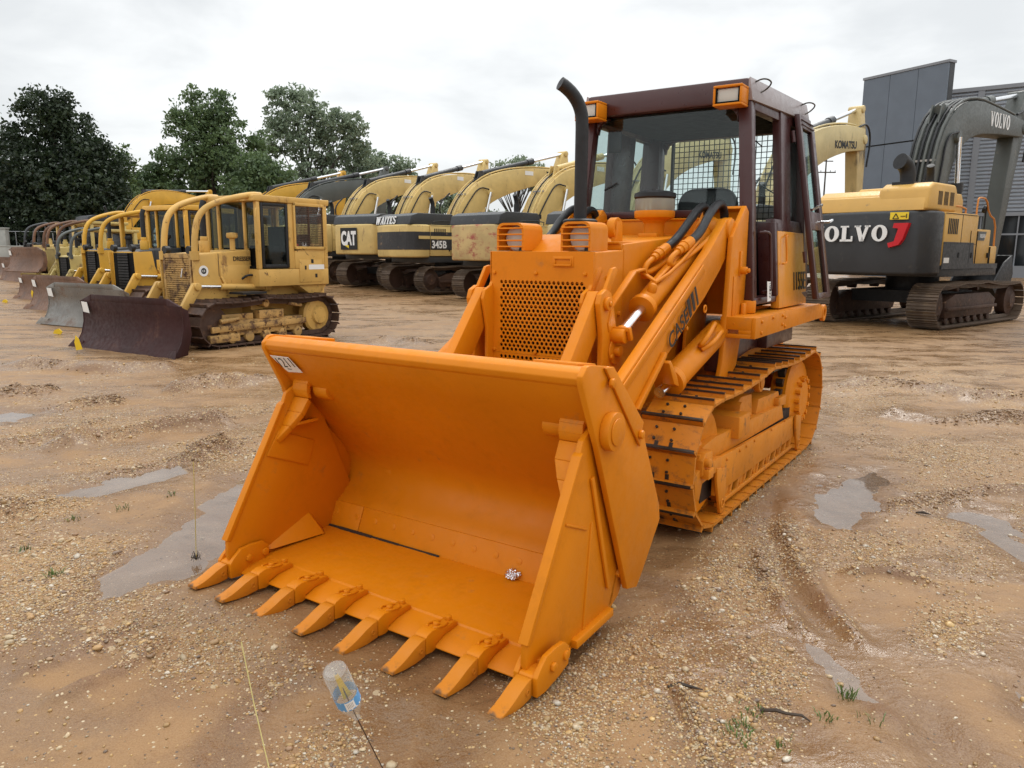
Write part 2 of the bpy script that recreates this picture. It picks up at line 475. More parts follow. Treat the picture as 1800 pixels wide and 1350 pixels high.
# paper lot sticker on the back plate, upper corner
d = Vector((-.108,0,-.14)).normalized()   # down the plate
p0 = Vector((-.404,-.985,1.2095)); nn = Vector((.79,0,-.611)); 
p0 = p0 + nn*.012
b = MB(); rgt = Vector((0,1,0))
q = [p0, p0+rgt*.155, p0+rgt*.185+d*.115, p0+rgt*.055+d*.125]
b.hexa([*q, *[x+nn*.002 for x in q]])
st = b.build('sticker', M['white'], bucket)
lettering('1211', bucket, M['lettering_black'], p0+rgt*.035+d*.088+nn*.0025, Vector((0,1,0))-d*.12, -d, .125, .072, -.01, .0012)
lettering('lot', bucket, M['lettering_black'], p0+rgt*.08+d*.10+nn*.0025, (0,1,0), -d, .03, .010, .0, .001)

# ---- lift arms, links, bellcranks, cylinders
arm = [(-3.24,1.96),(-3.17,2.04),(-3.05,2.02),(-2.745,1.806),(-1.405,1.063),(-1.20,.92),(-1.02,.64),(-.98,.42),(-1.04,.35),(-1.14,.36),(-1.34,.62),(-1.66,.94),(-2.68,1.487),(-2.95,1.66),(-3.20,1.86)]
for s in (1, -1):
    b = MB(); b.prism(arm, s*.635, s*.70)
    b.prism([(-1.30,.985),(-1.405,1.045),(-2.60,1.71),(-2.63,1.66),(-1.42,.99)], s*.70, s*.712)
    b.prism([(-1.96,1.19),(-1.945,1.17),(-1.58,.90),(-1.62,.885),(-1.985,1.165)], s*.70, s*.735)
    b.ring((-2.66,s*.705,1.41),(0,s,0),.030,.016,.012,14)
    b.prism([(-2.0,1.115),(-2.03,1.13),(-2.14,1.02),(-2.19,.94),(-2.10,.97)], s*.66, s*.74)
    b.cyl((-1.07,s*.57,.42),(-1.07,s*.73,.42),.07); b.cyl((-3.12,s*.56,1.95),(-3.12,s*.72,1.95),.08)
    b.bolt((-2.36,s*.70,1.30),(0,s,0)); 
    am = b.build('lift_arm', o_, T, bevel=.008)
    if s > 0:
        u = Vector((-.862,0,.507)).normalized(); up = Vector((-.507,0,-.862))*-1
        e = .7155
        dirn = Vector((-2.415+2.03,0,1.455-1.222)).normalized(); upv = Vector((dirn.z,0,-dirn.x)) * 1
        upv = Vector((.52,0,.855))
        lettering('CASE', am, M['lettering_black'], (-2.075,e,1.185), dirn, upv, .335, .105, .008, .003)
        for k in range(3):
            p = Vector((-2.075,e,1.185)) + dirn*(.352+.072*k)
            bb = MB(); w_ = (.037,.035,.024)[k]
            bb.hexa([p, p+dirn*w_, p+dirn*w_+Vector((0,.003,0)), p+Vector((0,.003,0)), p+upv*.135, p+dirn*w_+upv*.135, p+dirn*w_+upv*.135+Vector((0,.003,0)), p+upv*.135+Vector((0,.003,0))])
            bb.build('lettering', M['lettering_black'], am)
    # bellcrank: two cheek plates and pins
    b = MB()
    ck = [(-1.555,1.49),(-1.575,1.545),(-1.636,1.572),(-1.70,1.55),(-1.73,1.49),(-1.80,1.27),(-1.94,.98),(-1.93,.72),(-1.52,.72),(-1.60,1.10),(-1.60,1.30)]
    b.prism(ck, s*.45, s*.485); b.prism(ck, s*.345, s*.37)
    b.prism([(-1.62,1.53),(-1.70,1.55),(-1.80,1.68),(-1.775,1.70),(-1.73,1.69)], s*.45, s*.475); b.prism([(-1.62,1.53),(-1.70,1.55),(-1.80,1.68),(-1.775,1.70),(-1.73,1.69)], s*.35, s*.375)
    b.cyl((-1.636,s*.485,1.487),(-1.636,s*.51,1.487),.04,n=18); b.cyl((-1.76,s*.485,1.20),(-1.76,s*.53,1.20),.035,n=18)
    b.cyl((-1.76,s*.485,1.20),(-1.76,s*.497,1.20),.085,n=22)
    b.bolt((-1.70,s*.486,1.17),(0,s,0),.02,.02); b.bolt((-1.636,s*.51,1.487),(0,s,0),.018,.012)
    b.build('bellcrank', o_, T, bevel=.006)
    # tilt link down to the bucket
    b = MB(); y0, y1 = s*.375, s*.445
    b.prism([(-1.60,1.56),(-1.66,1.555),(-1.71,1.47),(-1.70,1.42),(-1.45,1.10),(-1.28,.90),(-1.10,.75),(-.99,.80),(-1.02,.90),(-1.22,1.09)], y0, y1)
    b.build('tilt_link', o_, T, bevel=.008)
    # tilt cylinder
    A = Vector((-1.735,s*.525,1.295)); Bq = Vector((-3.19,s*.525,1.965)); dv = (Bq-A).normalized()
    G = Vector((-2.036,s*.525,1.434))
    b = MB(); b.cyl(G, Bq, .074, n=24); b.cyl(G-dv*.0, G+dv*.05, .088, n=24); b.cyl(Bq-dv*.08, Bq+dv*.03, .085, n=24)
    b.lathe([(.004,.035),(.02,.032),(.030,.012),(.030,-.03)], G+dv*.10+Vector((0,s*.03,.085)), 14, (0,s*.3,1))
    for k in range(2): b.tube([G+dv*(.10+.02*k)+Vector((0,s*.02,.10)), G+dv*.35+Vector((0,s*(.03+.05*k),.095)), G+dv*.8+Vector((0,s*(.03+.05*k),.10))], .012, 8, smooth=1)
    b.cyl(A-dv*.02, A+dv*.06, .042, n=16); b.cyl(A-Vector((0,s*.045,0)), A+Vector((0,s*.045,0)), .046, n=18)
    cyl = b.build('tilt_cylinder', o_, T, bevel=.004)
    b = MB(); b.cyl(A+dv*.05, G, .033, n=18); b.build('piston_rod', M['chrome'], cyl)
    # rod guard: bent strap
    b = MB(); g = [(-1.68,1.32),(-1.66,1.37),(-1.70,1.46),(-2.02,1.665),(-2.16,1.68),(-2.20,1.62)]
    pts = [Vector((x, s*.47, z)) for x, z in g]
    for p, q2 in zip(pts, pts[1:]): b.bar(p, q2, .045, .014, (0,0,1))
    b.bar((-1.735,s*.455,1.335),(-1.735,s*.59,1.335),.025,.025); b.bar((-1.735,s*.585,1.345),(-1.76,s*.59,1.27),.025,.025); b.bar((-2.18,s*.46,1.66),(-2.18,s*.56,1.60),.05,.014)
    b.build('rod_guard', o_, T, bevel=.003)
    # lift cylinder under the arm
    b = MB(); A2 = Vector((-2.10,s*.66,.93)); B2 = Vector((-3.10,s*.66,1.22)); d2 = (B2-A2).normalized()
    b.cyl(A2+d2*.12, B2, .088, n=22); b.cyl(A2+d2*.10, A2+d2*.16, .10, n=22)
    b.tube([A2+d2*.52+Vector((0,s*.05,.09)), A2+d2*.47+Vector((0,s*.08,.12)), A2+d2*.55+Vector((0,s*.10,.16)), A2+d2*.75+Vector((0,s*.07,.17)), A2+d2*.86+Vector((0,s*.03,.10))], .018, 10, smooth=2)
    b.tube([A2+d2*.50+Vector((0,s*.07,.07)), A2+d2*.55+Vector((0,s*.13,.10)), A2+d2*.75+Vector((0,s*.12,.11)), A2+d2*.88+Vector((0,s*.08,.05))], .017, 10, smooth=2)
    lc = b.build('lift_cylinder', o_, T, bevel=.004)
    b = MB(); b.cyl(A2-d2*.05, A2+d2*.12, .036, n=16); b.build('piston_rod', M['chrome'], lc)
    # hydraulic hoses over the cylinder top
    for k, y in enumerate((.47, .60)):
        hp = [(-2.52-.10*k,s*(y-.02),1.80+.045*k),(-2.70-.10*k,s*y,1.875+.045*k),(-2.95,s*y,2.02+.03*k),(-3.15,s*y,2.13+.02*k),(-3.27,s*y,2.11),(-3.30,s*y,1.98)]
        b = MB(); b.tube(hp, .031, 12, smooth=2); b.build('hydraulic_hose', M['black'], T)
        b = MB(); p = Vector(hp[0]); q2 = Vector(hp[1]); dd = (q2-p).normalized()
        b.cyl(p-dd*.10, p+dd*.05, .036, n=12); b.cyl(p-dd*.14, p-dd*.08, .028, n=12); b.cyl(p-dd*.05, p-dd*.03, .042, n=12)
        b.tube([p-dd*.13, p-dd*.22, p-dd*.26+Vector((0,0,-.03)), p-dd*.20+Vector((0,0,-.075)), p+dd*.05+Vector((0,s*.02,-.08)), p+dd*.5+Vector((0,s*.02,-.07))], .019, 10, smooth=2)
        b.build('hose_fitting', o_, T, bevel=.003)

# ---- loader tower uprights
for s in (1, -1):
    b = MB()
    up = [(-3.06,1.90),(-3.33,2.13),(-3.40,2.09),(-3.42,1.32),(-3.30,.95),(-2.86,.72),(-2.98,1.0),(-3.02,1.35)]
    b.prism(up, s*.71, s*.745); b.prism(up, s*.43, s*.455)
    b.prism([(-3.33,2.13),(-3.40,2.09),(-3.42,1.32),(-3.40,1.32),(-3.37,2.09),(-3.32,2.11)], s*.455, s*.71)
    b.box(-3.20,-3.12, s*.745, s*.752, 1.33,1.62)
    b.bar((-3.26,s*.75,1.62),(-3.26,s*.75,1.80),.012,.05,(1,0,0)); b.cyl((-3.26,s*.745,1.66),(-3.26,s*.80,1.66),.028,n=12); b.bolt((-3.26,s*.8,1.66),(0,s,0),.018,.02)
    b.build('tower', o_, T, bevel=.006)

# ---- engine housing with perforated grille
hw = .372
b = MB()
b.prism([(-1.70,.72),(-1.70,1.785),(-2.08,1.800),(-2.08,1.838),(-3.42,1.93),(-3.42,.72)], -hw, hw)
# the front is open behind the grille: dark pocket
hood = b.build('engine_housing', o_, T, bevel=.012)
b = MB()
b.box(-2.081,-2.06,-hw+.01,hw-.01,1.80,1.842); b.box(-2.30,-2.05,.16,hw-.02,1.838,1.852)
b.build('hood_seam', o_, hood, bevel=.003); b = MB()
b.prism([(-1.80,1.786),(-2.08,1.80),(-2.10,1.90),(-2.02,1.90),(-1.94,1.87)], -.20,.14)     # raised cover between the lamps
b.build('hood_cover', o_, hood, bevel=.004); b = MB()
b.prism([(-2.17,.80),(-2.17,1.08),(-1.98,1.20),(-1.98,.80)], hw, hw+.008)
b.build('side_plate', o_, hood, bevel=.003)
for x, z in ((-2.02,1.40),(-1.85,1.63),(-2.17,1.07),(-2.05,1.00),(-2.2,1.04)):
    b = MB(); b.bolt((x,hw,z),(0,1,0),.016,.02); b.build('bolt', o_, hood)
b = MB(); b.box(-2.09,-2.075,hw-.001,hw+.002,1.1,1.80); b.build('hood_seam', o_, hood)
b = MB(); b.bolt((-2.04,-.03,1.885),(.3,0,1),.022,.03); b.bar((-2.04,-.07,1.93),(-2.04,.01,1.93),.016,.016); b.bar((-2.04,-.03,1.90),(-2.04,-.03,1.94),.014,.014)
b.build('filler_cap', o_, hood, bevel=.003)
# perforated plate with real holes
def perforated(name, y0, z0, nx, nz, px, pz, r, xf, mat, parent, th=.008, margin=(.03,.03,.03,.03)):
    b = MB(); k = 10
    def emit(quad_b, c):
        pass
    for j in range(nz):
        zc = z0 - j*pz
        off = px/2 if j % 2 else 0
        za, zb = zc-pz/2, zc+pz/2
        ya = y0 - px/2; yb = y0 + nx*px
        cnt = nx
        ys = [y0 + off + i*px for i in range(cnt)]
        # end fillers
        def rect(a, c2):
            if c2-a > 1e-5: b.add([(xf,a,za),(xf,c2,za),(xf,c2,zb),(xf,a,zb)], [(0,1,2,3)])
        rect(ya, ys[0]-px/2); rect(ys[-1]+px/2, yb)
        for yc in ys:
            vs = []
            for i in range(k):
                t = 2*math.pi*i/k + math.pi/k
                vs.append((xf, yc+r*math.cos(t), zc+r*math.sin(t)))
            for i in range(k):
                t = 2*math.pi*i/k + math.pi/k; c, s_ = math.cos(t), math.sin(t)
                m_ = min(px/2/max(abs(c),1e-6), pz/2/max(abs(s_),1e-6))
                vs.append((xf, yc+m_*c, zc+m_*s_))
            for i in range(k):
                t = 2*math.pi*i/k + math.pi/k
                vs.append((xf-th, yc+r*math.cos(t), zc+r*math.sin(t)))
            fs = [(i, i+k, (i+1)%k+k, (i+1)%k) for i in range(k)] + [(i, (i+1)%k, (i+1)%k+2*k, i+2*k) for i in range(k)]
            # square corners of the cell
            cs = [(xf,yc+px/2,zc+pz/2),(xf,yc-px/2,zc+pz/2),(xf,yc-px/2,zc-pz/2),(xf,yc+px/2,zc-pz/2)]
            base = len(vs); vs += cs
            for q, ang in enumerate((45,135,225,315)):
                i0 = int((ang - 180/k)/(360/k)); 
                fs.append((i0+k, base+q, (i0+1)%k+k))
            b.add(vs, fs)
    ya = y0-px/2; yb = y0+nx*px; zt = z0+pz/2; zb_ = z0-(nz-.5)*pz
    l, r_, t_, bt = margin
    for (a, c2, d2, e2) in ((ya-l, yb+r_, zt, zt+t_), (ya-l, yb+r_, zb_-bt, zb_), (ya-l, ya, zb_, zt), (yb, yb+r_, zb_, zt)):
        if c2-a > 1e-5 and e2-d2 > 1e-5:
            b.add([(xf,a,d2),(xf,c2,d2),(xf,c2,e2),(xf,a,e2)], [(0,1,2,3)])
    # rim
    A0, A1, Z0, Z1 = ya-l, yb+r_, zb_-bt, zt+t_
    b.add([(xf,A0,Z0),(xf,A1,Z0),(xf,A1,Z1),(xf,A0,Z1),(xf-.02,A0,Z0),(xf-.02,A1,Z0),(xf-.02,A1,Z1),(xf-.02,A0,Z1)], [(0,4,5,1),(1,5,6,2),(2,6,7,3),(3,7,4,0)])
    return b.build(name, mat, parent, smooth=False)
# panel: top plain field, holes, split, second panel below
gx = -1.664
perforated('grille', -.282, 1.597, 19, 18, .0325, .0253, .0118, gx, o_, hood, .008, (.062,.042,.175,.012))
perforated('lower_grille', -.282, 1.118, 19, 10, .0325, .0253, .0118, gx, o_, hood, .008, (.062,.042,.010,.05))
b = MB(); b.box(-1.698,-1.686,-.36,.36,.80,1.76)
b.mat(1)
for k in range(16): b.tube([(-1.684,-.33,.9+.05*k),(-1.684,.33,.9+.05*k)], .006, 6)
b.build('radiator_core', [M['darkint'], od], hood)
b = MB()
for y in (-.335,-.02,.325):
    for z in (1.655,1.16): b.bolt((gx,y,z),(1,0,0),.013,.012)
b.box(gx,gx+.004,.10,.245,1.695,1.76); b.box(gx+.004,gx+.012,.115,.23,1.742,1.752); b.box(gx+.004,gx+.012,.115,.23,1.700,1.712)
b.box(gx+.004,gx+.010,.112,.122,1.705,1.748); b.box(gx+.004,gx+.010,.224,.234,1.705,1.748)
b.box(-1.70,gx-.001,-hw,-.368,.72,1.785); b.box(-1.70,gx-.001,.366,hw,.72,1.785); b.box(-1.70,gx-.001,-.37,.37,1.782,1.788)
b.build('latch_plate', o_, hood, bevel=.002)
# headlights in slatted guards
for y in (-.348, .128):
    b = MB(); w = .205; d0, d1 = -1.705, -1.93; z0, z1 = 1.792, 1.966; th = .014
    rr = .045
    outl = [(y,z0),(y,z1-rr)] + [(y+rr-rr*math.cos(R(a)), z1-rr+rr*math.sin(R(a))) for a in (30,60,90)] + [(y+w-rr+rr*math.sin(R(a)), z1-rr+rr*math.cos(R(a))) for a in (0,30,60,90)] + [(y+w,z0)]
    vs = []
    cy, cz = y+w/2, z0
    inn = [(cy+(a-cy)*(1-2*th/w), cz+(c-cz)*(1-th/(z1-z0))) for a, c in outl]
    n = len(outl)
    for x in (d0, d1):
        vs += [(x,a,c) for a, c in outl] + [(x,a,c) for a, c in inn]
    fs = []
    for i in range(n-1):
        fs += [(i,i+1,i+1+2*n,i+2*n), (i+n,i+3*n,i+1+3*n,i+1+n), (i,i+n,i+1+n,i+1), (i+2*n,i+1+2*n,i+1+3*n,i+3*n)]
    b.add(vs, fs)
    for k in range(4): b.tube([(d0,y+.004,1.818+.038*k),(d0,y+w-.004,1.818+.038*k)], .0055, 6)
    hl = b.build('headlight', o_, T)
    b = MB(); b.lathe([(.02,-.10),(.065,-.06),(.082,-.01),(.082,.008)], (-1.79,y+w/2,1.872), 20, (1,0,0)); b.box(-1.86,-1.80,y+w/2-.03,y+w/2+.03,z0,1.80)
    b.mat(1).lathe([(.080,.0),(.074,.012),(.045,.02),(.005,.023)], (-1.784,y+w/2,1.872), 20, (1,0,0))
    b.mat(2).box(-1.80,-1.77,y+.13,y+.18,z0,z0+.03)
    b.build('lamp', [ M['steel'], M['lampglass'], M['black']], hl)
# lifting eye and air cleaner
b = MB(); b.prism([(-2.30,1.80),(-2.42,1.80),(-2.40,1.99),(-2.32,1.99)], .165,.20); b.ring((-2.35,.14,1.945),(0,1,0),.072,.042,.055,22)
b.build('lifting_eye', o_, T, bevel=.004)
b = MB(); c = (-3.12,.115,-.075)
b.lathe([(.082,1.945),(.08,1.93),(.076,1.95),(.078,2.08),(.10,2.105),(.148,2.12),(.152,2.145),(.152,2.172)], c, 32); b.box(-3.06,-3.0,.04,.19,1.895,1.93)
ac = b.build('air_cleaner', o_, T, bevel=.003)
mb, nt, bs, out = newmat('dusty_clear_bowl'); setc(bs,(.55,.50,.40)); bs.inputs['Roughness'].default_value=.2; bs.inputs['Transmission Weight'].default_value=.55; bs.inputs['IOR'].default_value=1.2
b = MB(); b.lathe([(.145,2.172),(.15,2.19),(.15,2.25),(.146,2.262)], c, 32); b.build('bowl', mb, ac)
b = MB(); b.lathe([(.15,2.262),(.158,2.272),(.156,2.30),(.12,2.315),(.01,2.32)], c, 32)
for k in range(3): b.lathe([(.01,2.19),(.02,2.2),(.02,2.24),(.01,2.25)], (c[0]+.07,c[1]-.05+.05*k,0), 10)
b.build('cap', M['black'], ac)
# exhaust stack with curved tip
b = MB(); ex, ey = -2.235, -.035
b.lathe([(.10,1.80),(.10,1.965),(.115,1.97),(.118,1.995),(.10,2.005),(.05,2.01)], (ex,ey,0), 28)
pth = [(ex,ey,2.0),(ex,ey,2.45),(ex,ey,2.64),(ex+.008,ey-.005,2.70),(ex+.03,ey-.018,2.755),(ex+.065,ey-.04,2.805),(ex+.11,ey-.07,2.845),(ex+.14,ey-.09,2.862)]
b.tube(pth, .043, 20, smooth=1)
b.build('exhaust_stack', M['soot'], T, sharp=50)
# chassis between the tracks
b = MB(); b.box(-5.0,-1.75,-.42,.42,.36,.74); b.box(-2.3,-1.72,-.50,.50,.30,.66); b.prism([(-1.6,.3),(-1.75,.75),(-1.9,.75),(-1.9,.3)],-.40,.40)
b.box(-5.2,-3.3,-.60,.60,.70,1.20)
b.box(-3.05,-2.8,-.95,.95,.50,.66); b.box(-5.35,-5.0,-.55,.55,.5,1.3)
b.build('chassis', od, T, bevel=.01)
b = MB(); b.prism([(-3.0,.93),(-3.0,1.2),(-4.6,1.2),(-4.6,1.02),(-3.7,1.02)], .60,.72); b.box(-4.7,-3.9,.60,.80,1.02,1.2)
b.prism([(-3.0,.93),(-3.0,1.2),(-4.6,1.2),(-4.6,1.02),(-3.7,1.02)], -.72,-.60)
b.build('fender', M['maroon'], T, bevel=.01)
# ---- side beams (frame rails beside the cab) with slot, bolts and tow eye
for s in (1, -1):
    b = MB()
    # front face with an oblong slot, built from strips round the slot
    x0, x1 = -3.05, -3.02; z0, z1 = 1.185, 1.335
    ya, yb = .70, .925
    sy0, sy1, sz0, sz1 = .755, .835, 1.215, 1.245
    b.box(x0,x1, s*ya,s*yb, sz1,z1); b.box(x0,x1, s*ya,s*yb, z0,sz0); b.box(x0,x1, s*ya,s*sy0, sz0,sz1); b.box(x0,x1, s*sy1,s*yb, sz0,sz1)
    b.prism([(-3.02,1.185),(-3.02,1.335),(-5.0,1.335),(-5.15,1.285),(-5.15,1.20),(-4.9,1.20)], s*.926, s*.955)
    b.box(-5.0,-3.05, s*.70,s*.926, 1.315,1.334)
    for x, z in ((-3.16,1.30),(-3.16,1.22),(-3.45,1.31),(-3.72,1.31),(-3.80,1.29),(-3.72,1.24),(-3.80,1.22)): b.bolt((x,s*.955,z),(0,s,0),.013,.012)
    b.ring((-5.20,s*.925,1.24),(0,s,0),.078,.042,.034,22)
    b.cyl((-3.03,s*.80,1.29),(-3.015,s*.80,1.29),.006,n=8)
    b.build('frame_rail', o_, T, bevel=.006)
    b = MB(); b.cyl((-3.44,s*.762,1.336),(-3.44,s*.762,1.435),.062,n=20); b.bar((-3.36,s*.762,1.30),(-3.36,s*.762,1.42),.03,.10)
    b.build('cab_mount', o_, T, bevel=.012)

# ---- cab
mr = M['maroon']
def lerp(a, b, t): return a + (b-a)*t
def yw(z): return lerp(.813, .69, (z-1.43)/(2.95-1.43))        # tapering outer half width
cab = MB()
zb, zt = 1.43, 2.95
for s in (1, -1):
    # front posts
    cab.hexa([(-3.50,s*.715,zb),(-3.40,s*.715,zb),(-3.40,s*.813,zb),(-3.50,s*.813,zb),(-3.57,s*.593,zt),(-3.47,s*.593,zt),(-3.47,s*.69,zt),(-3.57,s*.69,zt)])
    # rear posts
    cab.hexa([(-4.93,s*.60,zb),(-4.80,s*.60,zb),(-4.80,s*.85,zb),(-4.93,s*.85,zb),(-4.92,s*.585,zt),(-4.78,s*.585,zt),(-4.78,s*.755,zt),(-4.92,s*.755,zt)])
    # middle posts
    w0 = (-4.18,-4.42) if s > 0 else (-4.03,-4.42)
    cab.hexa([(w0[1],s*.76,zb),(w0[0],s*.76,zb),(w0[0],s*.83,zb),(w0[1],s*.83,zb),(w0[1],s*.66,zt),(w0[0]+.06,s*.66,zt),(w0[0]+.06,s*.73,zt),(w0[1],s*.73,zt)])
    # sills
    cab.hexa([(-4.9,s*.70,1.40),(-3.42,s*.70,1.40),(-3.42,s*.815,1.40),(-4.9,s*.86,1.40),(-4.9,s*.70,1.45),(-3.42,s*.70,1.45),(-3.42,s*.815,1.45),(-4.9,s*.86,1.45)])
    # header rails above the side openings
    cab.hexa([(-4.9,s*.68,2.84),(-3.5,s*.62,2.84),(-3.5,s*.695,2.84),(-4.9,s*.765,2.84),(-4.9,s*.66,2.93),(-3.5,s*.60,2.93),(-3.5,s*.688,2.93),(-4.9,s*.757,2.93)])
cab.hexa([(-3.50,-.64,2.06),(-3.42,-.64,2.06),(-3.42,.64,2.06),(-3.50,.64,2.06),(-3.50,-.64,2.115),(-3.42,-.64,2.115),(-3.42,.64,2.115),(-3.50,.64,2.115)])
cab.box(-4.90,-4.84,-.60,.60,1.45,2.08); cab.box(-4.90,-4.84,-.60,.60,2.85,2.95)
# corner fillets of the windscreen top and rear window top
for s in (1, -1):
    for k in range(4):
        a0, a1 = R(90*k/4), R(90*(k+1)/4); r = .12
        cy, cz = s*(.593-r), 2.87-r
        cab.prism([(s*.60, 2.875),(cy+s*r*math.cos(a0), cz+r*math.sin(a0)),(cy+s*r*math.cos(a1), cz+r*math.sin(a1))], -3.55, -3.49, 'x')
        cab.prism([(s*.60, 2.86),(s*.44+s*r*math.cos(a0), 2.73+r*math.sin(a0)),(s*.44+s*r*math.cos(a1), 2.73+r*math.sin(a1))], -4.90, -4.85, 'x')
cabf = cab.build('cab_frame', mr, T, bevel=.012)
# roof
b = MB()
b.hexa([(-4.86,-.752,2.92),(-3.46,-.676,2.885),(-3.46,.676,2.885),(-4.86,.752,2.92),(-4.86,-.745,3.07),(-3.47,-.668,3.06),(-3.47,.668,3.06),(-4.86,.745,3.07)])
roof = b.build('cab_roof', mr, T, bevel=.018)
b = MB()
for s in (1, -1):
    b.hexa([(-4.84,s*.740,2.925),(-3.455,s*.670,2.895),(-3.455,s*.708,2.895),(-4.86,s*.785,2.925),(-4.84,s*.735,3.062),(-3.48,s*.660,3.052),(-3.46,s*.676,3.064),(-4.85,s*.752,3.072)])
b.build('side_panel', M['roofgrey'], roof, bevel=.005)
for x, y in ((-3.62,.69),(-4.72,.755)):
    b = MB(); b.tube([(x+.05,y-.01,3.04),(x+.07,y+.05,3.055),(x+.04,y+.09,3.05),(x-.05,y+.09,3.04),(x-.07,y+.04,3.0),(x-.02,y,2.97)], .006, 8, smooth=2)
    b.build('lifting_loop', M['worn'], roof)
for y0, y1 in ((.46,.675),(-.70,-.485)):
    b = MB(); x0, x1 = -3.30, -3.46; z0, z1 = 2.845, 2.99; th = .018
    b.box(x1,x0,y0,y1,z1-th,z1); b.box(x1,x0,y0,y1,z0,z0+th); b.box(x1,x0,y0,y0+th,z0+th,z1-th); b.box(x1,x0,y1-th,y1,z0+th,z1-th); b.box(x1,x1+.02,y0+th,y1-th,z0+th,z1-th)
    wl_ = b.build('work_light', o_, T, bevel=.006)
    b = MB(); b.box(x1+.06,x0-.02,y0+th+.004,y1-th-.004,z0+th+.004,z1-th-.004)
    b.build('lens', M['lampglass'], wl_, bevel=.01)
    b = MB(); b.box(x0-.018,x0-.008,y0+th,y1-th,z0+th,z0+th+.012); b.box(x0-.018,x0-.008,y0+th,y0+th+.012,z0+th,z1-th); b.box(x0-.018,x0-.008,y1-th-.012,y1-th,z0+th,z1-th); b.build('lens_rim', M['darkint'], wl_)
# glazing
b = MB(); b.hexa([(-3.47,-.62,2.115),(-3.465,-.62,2.115),(-3.465,.62,2.115),(-3.47,.62,2.115),(-3.535,-.60,2.88),(-3.53,-.60,2.88),(-3.53,.60,2.88),(-3.535,.60,2.88)])
b.build('windscreen', M['glass_clear'], T, smooth=False)
b = MB(); b.hexa([(-4.80,.775,1.46),(-4.44,.775,1.46),(-4.44,.78,1.46),(-4.80,.78,1.46),(-4.80,.70,2.86),(-4.44,.685,2.86),(-4.44,.69,2.86),(-4.80,.705,2.86)])
b.build('side_glass', M['glass'], T, smooth=False); b = MB(); b.hexa([(-4.80,-.78,2.05),(-4.44,-.78,2.05),(-4.44,-.775,2.05),(-4.80,-.775,2.05),(-4.80,-.705,2.86),(-4.44,-.69,2.86),(-4.44,-.685,2.86),(-4.80,-.70,2.86)])
b.build('side_glass', M['glass'], T, smooth=False); b = MB(); b.hexa([(-4.02,-.78,2.05),(-3.55,-.77,2.05),(-3.55,-.765,2.05),(-4.02,-.775,2.05),(-4.02,-.705,2.86),(-3.58,-.69,2.86),(-3.58,-.685,2.86),(-4.02,-.70,2.86)])
b.build('side_glass', M['glass'], T, smooth=False)
b = MB(); b.box(-4.875,-4.87,-.58,.58,2.08,2.85); b.build('rear_glass', M['glass_clear'], T, smooth=False)
# rear wire screen
b = MB(); x = -4.955
for i in range(22):
    y = -.50+i*1.05/21; b.bar((x,y,2.06),(x,y,2.86),.0065,.0065,(1,0,0))
for j in range(17):
    z = 2.06+.80*j/16; b.bar((x-.006,-.50,z),(x-.006,.55,z),.0065,.0065,(1,0,0))
for (p, q) in (((x,-.52,2.05),(x,.57,2.05)),((x,-.52,2.87),(x,.57,2.87)),((x,-.52,2.05),(x,-.52,2.87)),((x,.57,2.05),(x,.57,2.87))): b.bar(p,q,.022,.022,(1,0,0))
b.build('rear_screen', M['black'], T, smooth=False)
# cowl between hood and windscreen
b = MB(); b.prism([(-3.38,1.85),(-3.38,2.05),(-3.47,2.06),(-3.47,1.85)], -.66,.66); b.box(-3.39,-3.372,-.655,.655,2.035,2.052)
b.prism([(-3.40,1.44),(-3.40,1.90),(-3.46,1.90),(-3.46,1.44)], -.70,.70)
b.build('cowl', o_, T, bevel=.006)
# interior
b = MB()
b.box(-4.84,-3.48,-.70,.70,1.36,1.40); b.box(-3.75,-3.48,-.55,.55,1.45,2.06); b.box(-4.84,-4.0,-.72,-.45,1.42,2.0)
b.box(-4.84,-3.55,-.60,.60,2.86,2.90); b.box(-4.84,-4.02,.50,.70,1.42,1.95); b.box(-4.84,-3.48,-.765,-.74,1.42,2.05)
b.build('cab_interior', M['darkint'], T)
b = MB()
b.prism([(-.16,1.95),(-.16,2.22),(-.13,2.30),(-.06,2.345),(.27,2.345),(.34,2.30),(.37,2.22),(.37,1.95)],-4.34,-4.22,'x'); b.box(-4.30,-3.85,-.14,.35,1.78,1.93); b.box(-4.2,-3.95,0,.2,1.42,1.78); b.box(-4.25,-3.9,-.24,-.15,1.9,2.05)
b.build('seat', M['black'], T, bevel=.05, seg=4)
b = MB(); b.tube([(-3.66,-.05,2.06),(-3.7,-.05,2.2)],.012); b.tube([(-3.6,.3,2.05),(-3.72,.33,2.18)],.012); b.cyl((-3.72,.33,2.17),(-3.73,.335,2.22),.022)
b.build('control_lever', M['black'], T)
b = MB(); b.box(-3.66,-3.64,-.56,-.44,2.62,2.80); b.build('mirror', M['black'], T, bevel=.03)
for p, q2 in (((-3.47,-.38,2.35),(-3.48,-.5,2.30)),((-4.91,.36,2.42),(-4.91,.5,2.33)),((-4.91,.36,2.76),(-4.91,.24,2.86))):
    b = MB(); b.bar(p,q2,.014,.010); b.build('wiper', M['black'], T)
